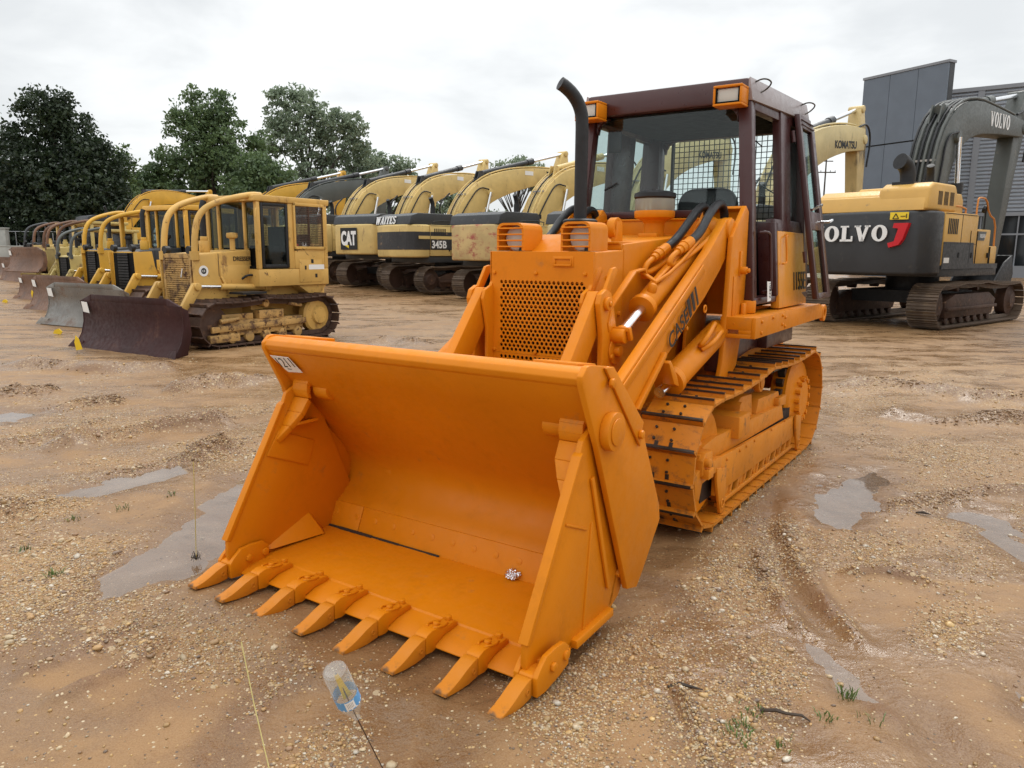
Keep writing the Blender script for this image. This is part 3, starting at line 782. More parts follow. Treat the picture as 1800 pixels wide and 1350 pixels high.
# yellow side panel with handle and model number
s = 1
b = MB()
b.hexa([(-4.86,.79,1.345),(-3.97,.79,1.345),(-3.97,.862,1.345),(-4.86,.862,1.345),(-4.86,.74,1.965),(-3.97,.74,1.965),(-3.97,.812,1.965),(-4.86,.812,1.965)])
pn = b.build('door_panel', paint('amber_panel',(.68,.27,.02),.4,.06,coat=.2,dirt=(.06,.045,.03),dirt_amt=.12,dirt_scale=2.5,streak=4), T, bevel=.008)
b = MB(); b.tube([(-4.17,.82,1.94),(-4.17,.845,1.93),(-4.10,.845,1.925),(-4.09,.85,1.90),(-4.085,.866,1.74),(-4.07,.868,1.71),(-4.0,.868,1.705),(-3.995,.85,1.705)],.0085,8,smooth=1); b.build('handle', o_, pn)
for y in (.87,):
    nn = Vector((0,.62,.05)); 
    lettering('1155E', pn, M['lettering_black'], (-4.42,.8545,1.475), (-1,0,0), (0,-.05,.62), .40, .155, .0, .004)
b = MB()
b.hexa([(-4.9,-.86,1.40),(-3.5,-.82,1.40),(-3.5,-.80,1.40),(-4.9,-.84,1.40),(-4.9,-.80,2.05),(-3.5,-.765,2.05),(-3.5,-.745,2.05),(-4.9,-.78,2.05)])
b.build('side_panel', o_, T, bevel=.006)
# maroon inner jamb in the doorway
b = MB(); b.hexa([(-4.0,.70,1.45),(-3.93,.70,1.45),(-3.93,.845,1.45),(-4.0,.845,1.45),(-4.0,.66,2.03),(-3.90,.66,2.03),(-3.90,.80,2.03),(-4.0,.80,2.03)])
b.hexa([(-4.85,.73,1.965),(-3.93,.73,1.965),(-3.93,.80,1.965),(-4.85,.80,1.965),(-4.85,.71,2.06),(-3.95,.71,2.06),(-3.95,.785,2.06),(-4.85,.785,2.06)])
b.build('door_jamb', mr, T, bevel=.006)
# opened cab door folded back along the side
def dp(x, t, off=0):     # t: 0 bottom 1 top
    return Vector((x, lerp(1.005,.752,t)+off, lerp(1.405,2.935,t)))
def slab(b, xa, xb, t0, t1, th=.045):
    b.hexa([dp(xb,t0),dp(xa,t0),dp(xa,t0,th),dp(xb,t0,th),dp(xb,t1),dp(xa,t1),dp(xa,t1,th),dp(xb,t1,th)])
xa, xb = -4.44, -4.95
b = MB()
slab(b,xa,xa-.065,0,1); slab(b,xb+.11,xb,0,.965); slab(b,xa-.065,xb+.11,.93,1); slab(b,xa-.065,xb+.11,0,.03); slab(b,xa-.065,xb+.11,.38,.48)
for t in (.945,.97): slab(b,xa-.05,xb+.05,t,t+.008,.056)
dr = b.build('door', mr, T, bevel=.012)
b = MB()
def slab2(b, xa, xb, t0, t1):
    b.hexa([dp(xb,t0,.02),dp(xa,t0,.02),dp(xa,t0,.024),dp(xb,t0,.024),dp(xb,t1,.02),dp(xa,t1,.02),dp(xa,t1,.024),dp(xb,t1,.024)])
slab2(b,xa-.07,xb+.075,.47,.93); slab2(b,xa-.07,xb+.075,.03,.38)
b.build('door_glass', M['glass_teal'], dr, smooth=False)
b = MB(); p = dp(xb+.10,.43,.045); b.cyl(p,p+Vector((0,.07,0)),.012,n=10); b.bar(p+Vector((0,.07,0)),p+Vector((-.07,.08,.02)),.016,.016); b.bar(dp(xa-.1,.49,.045),dp(xb+.02,.53,.05),.02,.02)
b.build('handle', M['chrome'], dr)
for t in (.2,.85):
    b = MB(); b.cyl(dp(xa+.015,t,-.02),dp(xa+.015,t+.06,-.02),.018,n=10); b.build('hinge', mr, dr)
# grab rail and lot tag at the doorway
b = MB(); b.tube([(-3.52,.80,1.94),(-3.53,.845,1.945),(-3.60,.85,1.935),(-3.625,.852,1.90),(-3.66,.868,1.55),(-3.66,.868,1.50),(-3.56,.83,1.49)], .012, 10, smooth=2); b.build('grab_rail', mr, T)
b = MB(); b.hexa([(-3.66,.873,1.425),(-3.57,.873,1.42),(-3.57,.875,1.42),(-3.66,.875,1.425),(-3.68,.866,1.57),(-3.555,.866,1.575),(-3.555,.868,1.575),(-3.68,.868,1.57)])
tg = b.build('paper_tag', M['white'], T)
lettering('10877', tg, M['lettering_black'], (-3.605,.8725,1.56), (0,.04,-1), (-1,0,0), .115, .032, .0, .0015)

# ---- crawler tracks: every shoe its own part, wheels and frames
def shoe_mesh():
    b = MB(); L = .192
    b.box(-L/2+.004,L/2-.014, -.2,.2, 0,.018)                      # plate (x along travel, z outward)
    b.prism([(L/2-.018,0),(L/2-.002,0),(L/2-.002,.018),(L/2-.006,.052),(L/2-.020,.052),(L/2-.026,.018)], -.2,.2)
    b.prism([(-L/2,-.006),(-L/2+.03,-.002),(-L/2+.03,.004),(-L/2,.0)], -.2,.2)
    b.mat(1)
    b.box(L/2-.0030,L/2+.0004,-.199,.199,.044,.0525)
    b.prism([(L/2-.0055,.0525),(L/2-.0205,.0525),(L/2-.0205,.0555),(L/2-.0055,.0555)], -.198,.198)
    for x in (-.052,.022):
        for y in (-.085,.03): b.cyl((x,y,.018),(x,y,.030),.010,.009,6)
    b.box(.035,.068,-.075,-.050,.0181,.0195); b.box(.035,.068,.02,.045,.0181,.0195)
    b.mat(0); b.box(-L/2+.01,L/2-.01,-.13,-.09,-.055,0); b.box(-L/2+.01,L/2-.01,-.01,.03,-.055,0)
    return b
stn = track_stations((-2.27,.452), .402, (-4.80,.478), .430, [(-3.52,.915)], .192)
shoe_me = None
for s in (1, -1):
    yc = s*.78
    # track frame with guard, covers and brackets
    b = MB(); yo = s*.93; yi = s*.66
    b.prism([(-2.42,.19),(-2.42,.42),(-2.5,.44),(-4.45,.375),(-4.60,.345),(-4.60,.22),(-4.52,.19)], yo-s*.03, yo)     # guard plate
    b.prism([(-2.22,.43),(-2.18,.50),(-2.24,.56),(-2.48,.58),(-4.12,.53),(-4.20,.40),(-2.45,.43)], s*.70, s*.895)       # sloped recoil housing
    b.prism([(-3.02,.56),(-3.05,.69),(-3.16,.735),(-3.42,.72),(-3.46,.55)], s*.70, s*.84)
    b.prism([(-3.0,.565),(-3.02,.70),(-3.06,.72),(-3.09,.71),(-3.09,.56)], s*.70, s*.88)
    b.prism([(-3.50,.55),(-3.55,.66),(-4.12,.64),(-4.2,.52)], s*.70, s*.86)
    b.prism([(-4.0,.535),(-4.02,.60),(-4.23,.60),(-4.23,.515)], s*.86, s*.90); b.box(-4.04,-4.0,s*.70,s*.90,.54,.60)
    for x in (-2.42,-4.46):                                                                                              # end brackets
        b.prism([(x+.06,.40),(x+.05,.30),(x-.05,.06),(x-.10,.05),(x-.14,.09),(x-.13,.36)], s*.935, s*.955)
        b.ring((x-.075,s*.955,.125),(0,s,0),.034,.022,.006,16)
    b.prism([(-1.99,.28),(-1.96,.43),(-2.02,.46),(-2.45,.46),(-2.45,.38),(-2.10,.36),(-2.06,.26)], s*.90, s*.95)          # idler guide
    b.box(-2.24,-2.06,s*.86,s*.94,.44,.55); b.prism([(-2.05,.42),(-2.05,.52),(-2.10,.56),(-2.22,.55),(-2.25,.44)], s*.90, s*.965)
    b.cyl((-2.10,s*.955,.50),(-2.10,s*1.0,.50),.03,n=14); b.box(-2.16,-2.07,s*.95,s*1.0,.40,.46)
    for x in (-2.9,-3.05,-3.25,-2.62,-3.7,-4.1): b.bolt((x,s*.93,.40),(0,s,0),.012,.01)
    b.box(-4.5,-2.5, yo-s*.03, yo-s*.005, .085,.115)                                                                      # lower rail
    for k in range(12):
        x = -2.62-.16*k; b.prism([(x,.11),(x+.035,.11),(x-.02,.22),(x-.055,.22)], yo-s*.05, yo-s*.008)
    tf = b.build('track_frame', od, T, bevel=.006)
    b = MB(); b.box(-4.5,-2.3,yi,yo-s*.06,.16,.44); b.build('inner_frame', M['mud_shade'], tf)  # dark colour stands in for the shade between frame and chain
    for k in range(6):
        b = MB(); x = -2.72-.34*k; b.cyl((x,s*.67,.145),(x,s*.895,.145),.10,n=20); b.cyl((x,s*.895,.145),(x,s*.91,.145),.05,n=14); b.build('roller', od, tf, bevel=.008)
    b = MB(); x, z = -3.52, .80
    b.cyl((x,s*.66,z),(x,s*.86,z),.055,n=18); b.cyl((x,s*.70,z),(x,s*.74,z),.075,n=20); b.cyl((x,s*.84,z),(x,s*.885,z),.075,n=20); b.cyl((x,s*.885,z),(x,s*.893,z),.05,n=16)
    b.build('carrier_roller', od, tf, bevel=.006)
    b = MB(); b.lathe([(.10,-.09),(.345,-.09),(.345,-.06),(.385,-.055),(.385,.055),(.345,.06),(.345,.085),(.33,.09),(.14,.06),(.10,.10)], (-2.27,yc,.452), 40, (0,s,0))
    b.build('idler', o_, T, sharp=30)
    b = MB(); b.lathe([(.05,-.08),(.355,-.08),(.365,-.05),(.365,.055),(.33,.085),(.20,.10),(.16,.135),(.02,.14)], (-4.80,yc,.478), 44, (0,s,0))
    for k in range(14):
        a = 2*math.pi*k/14; b.bolt((-4.80+.185*math.cos(a), yc+s*.10, .478+.185*math.sin(a)),(0,s,0),.024,.045)
    b.mat(1)
    for k in range(25):
        a = 2*math.pi*k/25; c, sn = math.cos(a), math.sin(a); r0, r1 = .355, .418
        q = []
        for (r, w) in ((r0,.040),(r1,.020)):
            for sg in (-1, 1): q.append((-4.80+r*c-sg*w*sn, .478+r*sn+sg*w*c))
        b.prism([q[0],q[1],q[3],q[2]], yc-.03, yc+.03)
    b.build('sprocket', [o_, M['worn']], T, sharp=30)
    # chain: links as the track, shoes as its sub-parts
    b = MB()
    for (p, t, nn, L) in stn:
        for y in (-.11, .01):
            a = Vector((p[0]-t[0]*L*.55, yc+y, p[1]-t[1]*L*.55)); c = Vector((p[0]+t[0]*L*.55, yc+y, p[1]+t[1]*L*.55)); off = Vector((nn[0],0,nn[1]))*-.05
            b.bar(a+off, c+off, .035, .07, (nn[0],0,nn[1]))
        a = Vector((p[0]-t[0]*L*.5, yc, p[1]-t[1]*L*.5))+Vector((nn[0],0,nn[1]))*-.05
        b.cyl(a+Vector((0,-.14,0)), a+Vector((0,.05,0)), .026, n=8)
    tr = b.build('track', M['worn'], T)
    for (p, t, nn, L) in stn:
        Mx = Matrix(((-t[0],0,nn[0],p[0]),(0,1,0,yc),(-t[1],0,nn[1],p[1]),(0,0,0,1)))
        if shoe_me is None:
            so = shoe_mesh().build('track_shoe', [M['orange_shoe'], M['worn']], tr); shoe_me = so.data
        else:
            so = bpy.data.objects.new('track_shoe', shoe_me); link(so, tr)
        so.matrix_local = Mx
# ================================================================== machines in the yard
def gz(x, y):
    """gentle rise of the yard towards the back"""
    t = min(max((y-24)/22, 0), 1)
    u = min(max((y-46)/18, 0), 1)
    return .50*t*t*(3-2*t) + 1.0*u*u*(3-2*u)

YEL = (.56,.35,.085); YELP = (.58,.40,.15); KOMY = (.60,.34,.03); CREAM = (.55,.47,.24)
M['yel'] = paint('veiled_yellow_paint', (.60,.43,.16), .5, .12, dirt=(.22,.13,.07), dirt_amt=.14, dirt_scale=4, rust=.16, streak=2.5)  # pale base carries the hazy veil over the excavator row
M['yel_d'] = paint('dresser_yellow_paint', (.60,.36,.095), .5, .12, dirt=(.17,.075,.03), dirt_amt=.30, dirt_scale=3.5, rust=.36, streak=2)
M['yel_o'] = paint('orange_yellow_paint', (.66,.36,.05), .45, .1, dirt=(.2,.12,.06), dirt_amt=.12, rust=.05)
M['yel_k'] = paint('deep_yellow_paint', (.60,.33,.035), .45, .1, dirt=(.16,.1,.05), dirt_amt=.12, rust=.06)
M['cream'] = paint('cream_paint', (.50,.38,.13), .5, .12, dirt=(.16,.09,.045), dirt_amt=.35, rust=.2)
M['pale'] = paint('pale_yellow_paint', (.56,.45,.22), .5, .1, dirt=(.12,.09,.06), dirt_amt=.16, dirt_scale=3, streak=3)
M['tan'] = paint('tan_yellow_paint', (.62,.365,.095), .45, .06, dirt=(.3,.2,.1), dirt_amt=.05)
M['wornred'] = paint('worn_counterweight', (.50,.36,.16), .6, .15, dirt=(.33,.07,.055), dirt_amt=.55, dirt_scale=2.2, streak=.5, rust=.22)
M['wornband'] = paint('chipped_band', (.03,.03,.032), .5, .2, dirt=(.45,.28,.14), dirt_amt=.10, dirt_scale=2.4, streak=.5)
M['charcoal'] = paint('charcoal_paint', (.035,.037,.040), .45, .12, dirt=(.09,.08,.07), dirt_amt=.18, dirt_scale=3)
M['boomgrey'] = paint('grey_boom_paint', (.085,.092,.085), .45, .12, dirt=(.16,.14,.11), dirt_amt=.12)
M['rust'] = paint('rusty_track_steel', (.085,.048,.034), .6, .3, dirt=(.21,.11,.06), dirt_amt=.3, dirt_scale=6, metallic=.2)
M['tracksteel'] = paint('muddy_track_steel', (.12,.085,.06), .55, .25, dirt=(.24,.17,.10), dirt_amt=.35, dirt_scale=5, metallic=.3)
M['blade_maroon'] = paint('dark_brown_blade', (.038,.013,.012), .55, .2, dirt=(.08,.033,.022), dirt_amt=.25, dirt_scale=2, spec=.2)
M['blade_steel'] = paint('scoured_blade', (.17,.155,.135), .36, .2, metallic=.5, dirt=(.13,.07,.04), dirt_amt=.45, dirt_scale=1.5, streak=.6)
M['blade_rust'] = paint('rusty_blade', (.15,.075,.042), .55, .25, dirt=(.07,.04,.03), dirt_amt=.3, rust=.3)
M['framerust'] = paint('rusty_frame', (.50,.30,.10), .55, .2, dirt=(.10,.05,.03), dirt_amt=.6, dirt_scale=4, rust=.6)
M['orangerail'] = paint('orange_rail', (.62,.24,.05), .45, .08)

def strip(center, thick):
    up, lo = [], []
    n = len(center)
    for i, (x, z) in enumerate(center):
        a = center[max(0,i-1)]; c = center[min(n-1,i+1)]
        dx, dz = c[0]-a[0], c[1]-a[1]; L = math.hypot(dx, dz)
        h = thick[i]/2
        up.append((x-dz/L*h, z+dx/L*h)); lo.append((x+dz/L*h, z-dx/L*h))
    return up + lo[::-1]
def smoothline(pts, vals, it=2):
    for _ in range(it):
        q, w = [pts[0]], [vals[0]]
        for a, b, u, v in zip(pts, pts[1:], vals, vals[1:]):
            q += [(a[0]*.75+b[0]*.25, a[1]*.75+b[1]*.25), (a[0]*.25+b[0]*.75, a[1]*.25+b[1]*.75)]; w += [u*.75+v*.25, u*.25+v*.75]
        q.append(pts[-1]); w.append(vals[-1]); pts, vals = q, w
    return pts, vals

def belt(T, c1, r1, c2, r2, mids, pitch, yc, half, mat, gr=.035, name='track', parts=False):
    stn = track_stations(c1, r1, c2, r2, mids, pitch)
    b = MB()
    def shoe(b, L):
        b.box(-L/2+.004,L/2-.01,-half,half,0,.022)
        for x in ((L/2-.02,) if gr > .045 else (L/2-.02, 0, -L/2+.03)):
            b.prism([(x-.012,.02),(x+.012,.02),(x+.006,.02+gr),(x-.006,.02+gr)], -half, half)
    me = None
    chain = MB()
    for (p, t, nn, L) in stn:
        Mx = Matrix(((-t[0],0,nn[0],p[0]),(0,1,0,yc),(-t[1],0,nn[1],p[1]),(0,0,0,1)))
        a = Vector((p[0]-t[0]*L*.52, yc, p[1]-t[1]*L*.52)); c = Vector((p[0]+t[0]*L*.52, yc, p[1]+t[1]*L*.52)); off = Vector((nn[0],0,nn[1]))*-.055
        for dy in (-.09,.09): chain.bar(a+off+Vector((0,dy,0)), c+off+Vector((0,dy,0)), .04, .09, (nn[0],0,nn[1]))
        if not parts:
            q = MB(); shoe(q, L)
            chain.add([Mx @ Vector(v) for v in q.v], q.f)
    tr = chain.build(name, mat, T)
    if parts:
        q = MB(); shoe(q, stn[0][3])
        for i, (p, t, nn, L) in enumerate(stn):
            Mx = Matrix(((-t[0],0,nn[0],p[0]),(0,1,0,yc),(-t[1],0,nn[1],p[1]),(0,0,0,1)))
            if me is None: so = q.build('track_shoe', mat, tr); me = so.data
            else: so = bpy.data.objects.new('track_shoe', me); link(so, tr)
            so.matrix_local = Mx
    return tr

def excavator(name, label, loc, head, col, dark, cw=None, hood=None, boomcol=None, boom=None, stickc=None, upz=0, group='tracked excavators parked in a slanting row', tracks=True, swing=0, detail=False, cabside=True, texts=True, scale=1, cwz=1.42, tl=1.95, sccol='charcoal', slen=3.0):
    x, y = loc
    T = tag(empty(name, (x, y, gz(x, y)), R(90-head)), label, 'excavator', group)
    T.scale = (scale,)*3
    cw = cw or col; hood = hood or dark; boomcol = boomcol or col
    tm = M['tracksteel']
    for s in (1, -1):
        yc = s*1.25
        belt(T, (tl,.53), .46, (-1.95,.55), .47, [(.65,1.06),(-.65,1.06)], .20, yc, .325, tm, parts=detail)
        b = MB(); b.prism([(-1.5,.25),(-1.6,.62),(-1.0,.80),(1.2,.80),(1.7,.62),(1.5,.25)], yc-.18, yc+.18)
        b.box(-1.55,1.6,yc-s*.02,yc+s*.26,.42,.50)
        for k in range(7): b.cyl((-1.35+.45*k,yc-.16,.20),(-1.35+.45*k,yc+.2,.20),.11,n=14)
        for k in (-.65,.65): b.cyl((k,yc-.1,.93),(k,yc+.12,.93),.08,n=12)
        tf = b.build('track_frame', M['rust'], T, bevel=.01)
        for xx in (tl,-1.95):
            b = MB(); b.lathe([(.05,-.12),(.40,-.12),(.42,0),(.40,.12),(.26,.15),(.2,.2),(.02,.2)], (xx,yc,.54), 28, (0,s,0)); b.build('wheel', M['rust'], T, sharp=30)
    b = MB(); b.cyl((0,0,.75),(0,0,1.25),.62,n=28); b.box(-1.0,1.0,-1.1,1.1,.55,.85); b.build('undercarriage', M['soot'], T)
    S = T
    b = MB(); b.box(-2.0,1.75,-1.35,1.4,1.22,1.47); b.build('upper_frame', dark, S, bevel=.015)
    # counterweight: rounded in plan
    plan = [(-1.95,-1.40)] + [(-2.05-.80*math.sin(R(a)), -1.40+.35*(1-math.cos(R(a)))) for a in (20,45,70,90)] + [(-2.93,-.5),(-2.96,0),(-2.93,.5)] + [(-2.05-.80*math.sin(R(a)), 1.40-.35*(1-math.cos(R(a)))) for a in (90,70,45,20)] + [(-1.95,1.40)]
    b = MB(); b.prism(plan, cwz, 2.70, 'z'); cwt = b.build('counterweight', cw, S, bevel=.07, seg=3)
    # engine hood
    b = MB(); b.prism([(-2.82,2.70),(-2.72,3.03),(-2.4,3.14),(-.75,3.14),(-.62,3.0),(-.6,2.70)], -1.25, 1.25); 
    b.box(-2.2,-1.2,-.5,.4,3.13,3.17)
    hd = b.build('engine_hood', hood, S, bevel=.05, seg=3)
    # right side housing, tanks, steps
    b = MB(); b.box(-1.94,.05,-1.40,-.50,1.48,2.69); b.box(.06,1.0,-1.38,-.55,1.48,2.35); b.box(1.01,1.6,-1.36,-.60,1.48,1.95)
    b.box(-1.94,-.35,.45,1.40,1.48,2.69)
    sh = b.build('side_housing', col, S, bevel=.025)
    b = MB(); b.box(-.95,-.93,-1.405,-1.39,1.5,2.66); b.box(-1.93,.0,-1.408,-1.39,1.98,1.99)
    for k in range(6): b.box(-1.75+.1*k,-1.70+.1*k,-1.41,-1.39,2.2,2.55)
    b.build('vent', M['soot'], sh)
    for xx in (-.36,.055,1.005): b = MB(); b.box(xx-.006,xx+.006,-1.412,-1.37,1.52,2.3 if xx < 1 else 1.93); b.build('panel_seam', M['soot'], sh)
    b = MB(); b.box(-1.93,-.02,-1.41,-1.39,2.655,2.668); b.build('panel_seam', M['soot'], sh)
    for xx in (-1.05,-.25,.85):
        b = MB(); b.box(xx,xx+.05,-1.425,-1.38,1.66,1.78); b.build('latch', M['soot'], sh)
    for yy in (-.75,.75):
        b = MB(); b.ring((-2.5,yy,2.72),(0,1,0),.09,.05,.04,14); b.build('lifting_eye', cw, cwt)
    for zz in (1.62,1.9):
        b = MB(); b.bar((1.62,-1.0,zz),(1.72,-1.0,zz),.5,.03); b.build('step', M['soot'], sh)
    # cab on the left front
    b = MB(); y0, y1 = .50, 1.40
    for xx in (-.28,.62,1.42):
        for yy in (y0,y1-.08): b.box(xx,xx+.09,yy,yy+.08,1.95,3.08)
    b.box(-.28,1.55,y0,y1,1.47,1.96); b.prism([(-.30,3.08),(-.28,3.22),(1.35,3.24),(1.56,3.16),(1.56,3.06)], y0, y1)
    cb_ = b.build('cab', col, S, bevel=.02)
    b = MB(); b.box(-.24,1.47,y0+.03,y1-.03,1.97,3.07); b.build('cab_glass', M['glass_dark'], cb_, smooth=False)
    # boom
    boom = boom or ([(.0,2.0),(.65,3.3),(1.7,4.25),(3.1,4.75),(5.0,5.1),(6.5,5.2)], [.5,.95,1.12,1.0,.72,.46])
    c, t = smoothline(*boom); bw = .34
    b = MB(); b.prism(strip(c, t), -bw, bw); 
    tip = Vector((boom[0][-1][0],0,boom[0][-1][1])); b.cyl(tip+Vector((0,-bw-.04,0)), tip+Vector((0,bw+.04,0)), .16, n=18)
    mid = boom[0][2]; pin = Vector((mid[0]+.25,0,mid[1]-.05)); b.cyl(pin+Vector((0,-bw-.1,0)), pin+Vector((0,bw+.1,0)), .15, n=18)
    up = strip(c, t)[:len(c)]
    bo = b.build('boom', boomcol, S, bevel=.03)
    for k in range(6 if detail else 3):
        yy = (-.29+.115*k) if detail else (-.24+.24*k)
        b = MB(); b.tube([(px-.05, yy, pz+.06) for px, pz in up[1:-3]], .035 if detail else .03, 8); b.build('hydraulic_pipe', boomcol if k % 2 == 0 else M['black'], bo)
    for k in range(3):
        i = 3+4*k; q = MB()
        if i+1 < len(up)-3: q.bar((up[i][0]-.04,-.32,up[i][1]+.05),(up[i][0]-.04,.32,up[i][1]+.05),.05,.05); q.build('pipe_clamp', M['steel'], bo)
    for s in (1, -1):
        b = MB(); q0, q1 = up[4], up[9]; b.tube([(q0[0]+.12,s*(bw+.03),q0[1]-.12),((q0[0]+q1[0])/2+.1,s*(bw+.04),(q0[1]+q1[1])/2-.02),(q1[0]+.05,s*(bw+.03),q1[1]-.15),(pin.x-.1,s*(bw+.09),pin.z+.12)], .028, 7, smooth=2); b.build('hydraulic_hose', M['black'], bo)
        b = MB(); b.cyl((c[2][0],s*bw,c[2][1]),(c[2][0],s*(bw+.02),c[2][1]),.2,n=18); b.build('boss_plate', boomcol, bo)
    b = MB(); b.box(.2,.4,-bw-.10,-bw-.01,3.0,3.16); b.build('work_light', M['soot'], bo)
    # stick folded down under the boom tip
    sa = R(100 if stickc is None else stickc); d = Vector((math.cos(sa),0,-math.sin(sa)*-1))
    d = Vector((-math.cos(sa),0,math.sin(sa)))       # towards the upper end
    topq = tip + d*1.05; low = tip - d*slen
    b = MB(); b.prism(strip([(topq.x,topq.z),(tip.x+.02,tip.z),(tip.x-d.x*.9,tip.z-d.z*.9),(low.x,low.z)], [.30,.82,.66,.36]), -.22, .22)
    b.cyl(topq+Vector((0,-.27,0)), topq+Vector((0,.27,0)), .13, n=16)
    sk = b.build('stick', boomcol, S, bevel=.03)
    # bucket cylinder on the stick and bucket
    b = MB(); q0 = tip + d*.2 + Vector((.42,0,0)); q1 = low + d*.7+Vector((.32,0,0)); b.cyl(q0, q0*.5+q1*.5, .11, n=14); b.cyl(q0*.5+q1*.5, q1, .055, n=12); b.build('bucket_cylinder', dark, sk)
    b = MB(); bk = low
    b.sheet([(bk.x+.25,bk.z+.1),(bk.x+.45,bk.z-.45),(bk.x+.2,bk.z-1.0),(bk.x-.5,bk.z-1.15),(bk.x-1.1,bk.z-.75)], .05, -.6,.6)
    for yy in (-.6,.55): b.prism([(bk.x+.25,bk.z+.1),(bk.x+.45,bk.z-.45),(bk.x+.2,bk.z-1.0),(bk.x-.5,bk.z-1.15),(bk.x-1.1,bk.z-.75),(bk.x-.3,bk.z-.1)], yy, yy+.05)
    b.build('bucket', M['soot'], S, bevel=.01)
    # cylinders
    for s in (1, -1):
        A = Vector((1.25,s*.46,1.85)); Bp = pin+Vector((0,s*.42,0)); dd = (Bp-A).normalized(); L = (Bp-A).length
        b = MB(); b.cyl(A, A+dd*L*.58, .125, n=16); b.cyl(A+dd*L*.52, A+dd*L*.60, .15, n=16); bc = b.build('boom_cylinder', dark, S)
        b = MB(); b.cyl(A+dd*L*.58, Bp, .062, n=12); b.build('piston_rod', M['chrome'], bc)
    i0 = len(up)//2-2
    A = Vector((up[i0][0],0,up[i0][1]+.22)); Bp = topq; dd = (Bp-A).normalized(); L = (Bp-A).length
    b = MB(); b.cyl(A, A+dd*L*.6, .115, n=16); b.cyl(A+dd*L*.55, A+dd*L*.62, .14, n=16); b.prism([(A.x-.25,A.z-.35),(A.x+.3,A.z-.3),(A.x+.08,A.z+.12),(A.x-.08,A.z+.12)], -.14, -.10); b.prism([(A.x-.25,A.z-.35),(A.x+.3,A.z-.3),(A.x+.08,A.z+.12),(A.x-.08,A.z+.12)], .10, .14)
    sc = b.build('stick_cylinder', M[sccol], S)
    b = MB(); b.cyl(A+dd*L*.6, Bp, .07, n=12); b.build('piston_rod', M['chrome'], sc)
    # hose loops at the boom tip
    b = MB(); b.tube([tip+Vector((-.6,-.3,.35)), tip+Vector((.2,-.3,.6)), tip+Vector((.65,-.28,.1)), tip+Vector((.5,-.25,-.9))], .035, 8, smooth=2); b.build('hydraulic_hose', M['black'], S); b = MB(); b.tube([(-.2,.2,2.9),(-.4,.2,3.6),(.2,.2,4.1)],.035,8,smooth=2)
    b.build('hydraulic_hose', M['black'], S)
    # exhaust and handrails
    b = MB(); b.cyl((-1.35,-.75,3.10),(-1.35,-.75,3.45),.10,n=16); b.tube([(-1.35,-.75,3.4),(-1.36,-.75,3.6),(-1.48,-.78,3.78)],.085,14,smooth=1)
    b.build('exhaust', M['soot'], S)
    b = MB()
    b.tube([(.15,-1.3,2.36),(.15,-1.3,3.05),(.25,-1.3,3.12),(.75,-1.3,3.10),(.95,-1.3,2.75),(1.5,-1.3,2.6),(1.55,-1.3,1.95)], .022, 8, smooth=1)
    b.tube([(-1.7,-1.25,2.7),(-1.7,-1.25,2.86),(-.4,-1.25,2.86),(-.4,-1.25,2.7)], .02, 8, smooth=1)
    b.build('handrail', M['orangerail'] if detail else dark, S)
    T['_b'] = 0; del T['_b']
    return T, dict(cw=cwt, hood=hd, side=sh, boom=bo, stick=sk, cab=cb_, tip=tip, up=up)

# ---- the row of excavators (near to far): positions step along the slanting line
EXC = 43
A_, pA = excavator('excavator', 'yellow excavator with a chipped black side stripe and white writing on its black hood', (-2.71,32.6), EXC+6, M['yel'], M['charcoal'])
def cdecal(p, mat, y, poly, name='stripe', axis='y'):
    b = MB(); b.prism(poly, y, y-.006 if y < 0 else y+.006, axis); return b.build(name, mat, p)
cw = pA['cw']
b = MB()
pl0 = [(-1.96,-1.408),(-2.325,-1.386),(-2.625,-1.30),(-2.81,-1.165),(-2.862,-1.05),(-2.94,-.5),(-2.968,0),(-2.94,.5),(-2.862,1.05),(-2.81,1.165)]
for (xa,ya),(xb,yb) in zip(pl0, pl0[1:]):
    b.hexa([(xa,ya,1.72),(xb,yb,1.72),(xb+.01,yb,1.72),(xa+.01,ya,1.72),(xa,ya,2.42),(xb,yb,2.42),(xb+.01,yb,2.42),(xa+.01,ya,2.42)])
b.build('stripe', M['wornband'], cw)
b = MB(); b.box(-1.93,.045,-1.408,-1.402,1.72,2.42); b.build('stripe', M['wornband'], pA['side'])
b = MB(); b.box(-1.93,-.05,-1.412,-1.409,2.14,2.26); b.box(-2.5,-1.97,-1.416,-1.412,2.14,2.26); b.build('stripe', M['yel'], pA['side'])
lettering('345B', pA['side'], M['lettering_white'], (-1.88,-1.415,1.78), (1,0,0), (0,0,1), .72, .30, .03, .004)
lettering('WAITES', pA['hood'], M['lettering_white'], (-2.845,1.22,2.72), (0,-1,0), (.30,0,1), 1.5, .33, 0, .02, slab=True)
B_, pB = excavator('excavator', 'yellow excavator with big white capitals on a black rear badge, beside the black-striped one', (-5.3,35.5), EXC-9, M['yel'], M['charcoal'])
b = MB(); b.hexa([(-2.985,.65,1.62),(-2.985,-.35,1.62),(-2.975,-.35,1.62),(-2.975,.65,1.62),(-2.985,.65,2.55),(-2.985,-.35,2.55),(-2.975,-.35,2.55),(-2.975,.65,2.55)]); b.build('badge', M['lettering_black'], pB['cw'])
lettering('CAT', pB['cw'], M['lettering_white'], (-2.99,.60,1.80), (0,-1,0), (0,0,1), .9, .62, .05, .004)
b = MB(); b.prism([(.42,1.82),(.15,1.68),(.15,1.82)], -2.993, -2.988, 'x'); b.build('badge_wedge', M['label_yellow'], pB['cw'])
C_, pC = excavator('excavator', 'yellow excavator with a red and black corner flash and white numerals on its rear', (-8.4,38.2), EXC-7, M['yel'], M['charcoal'])
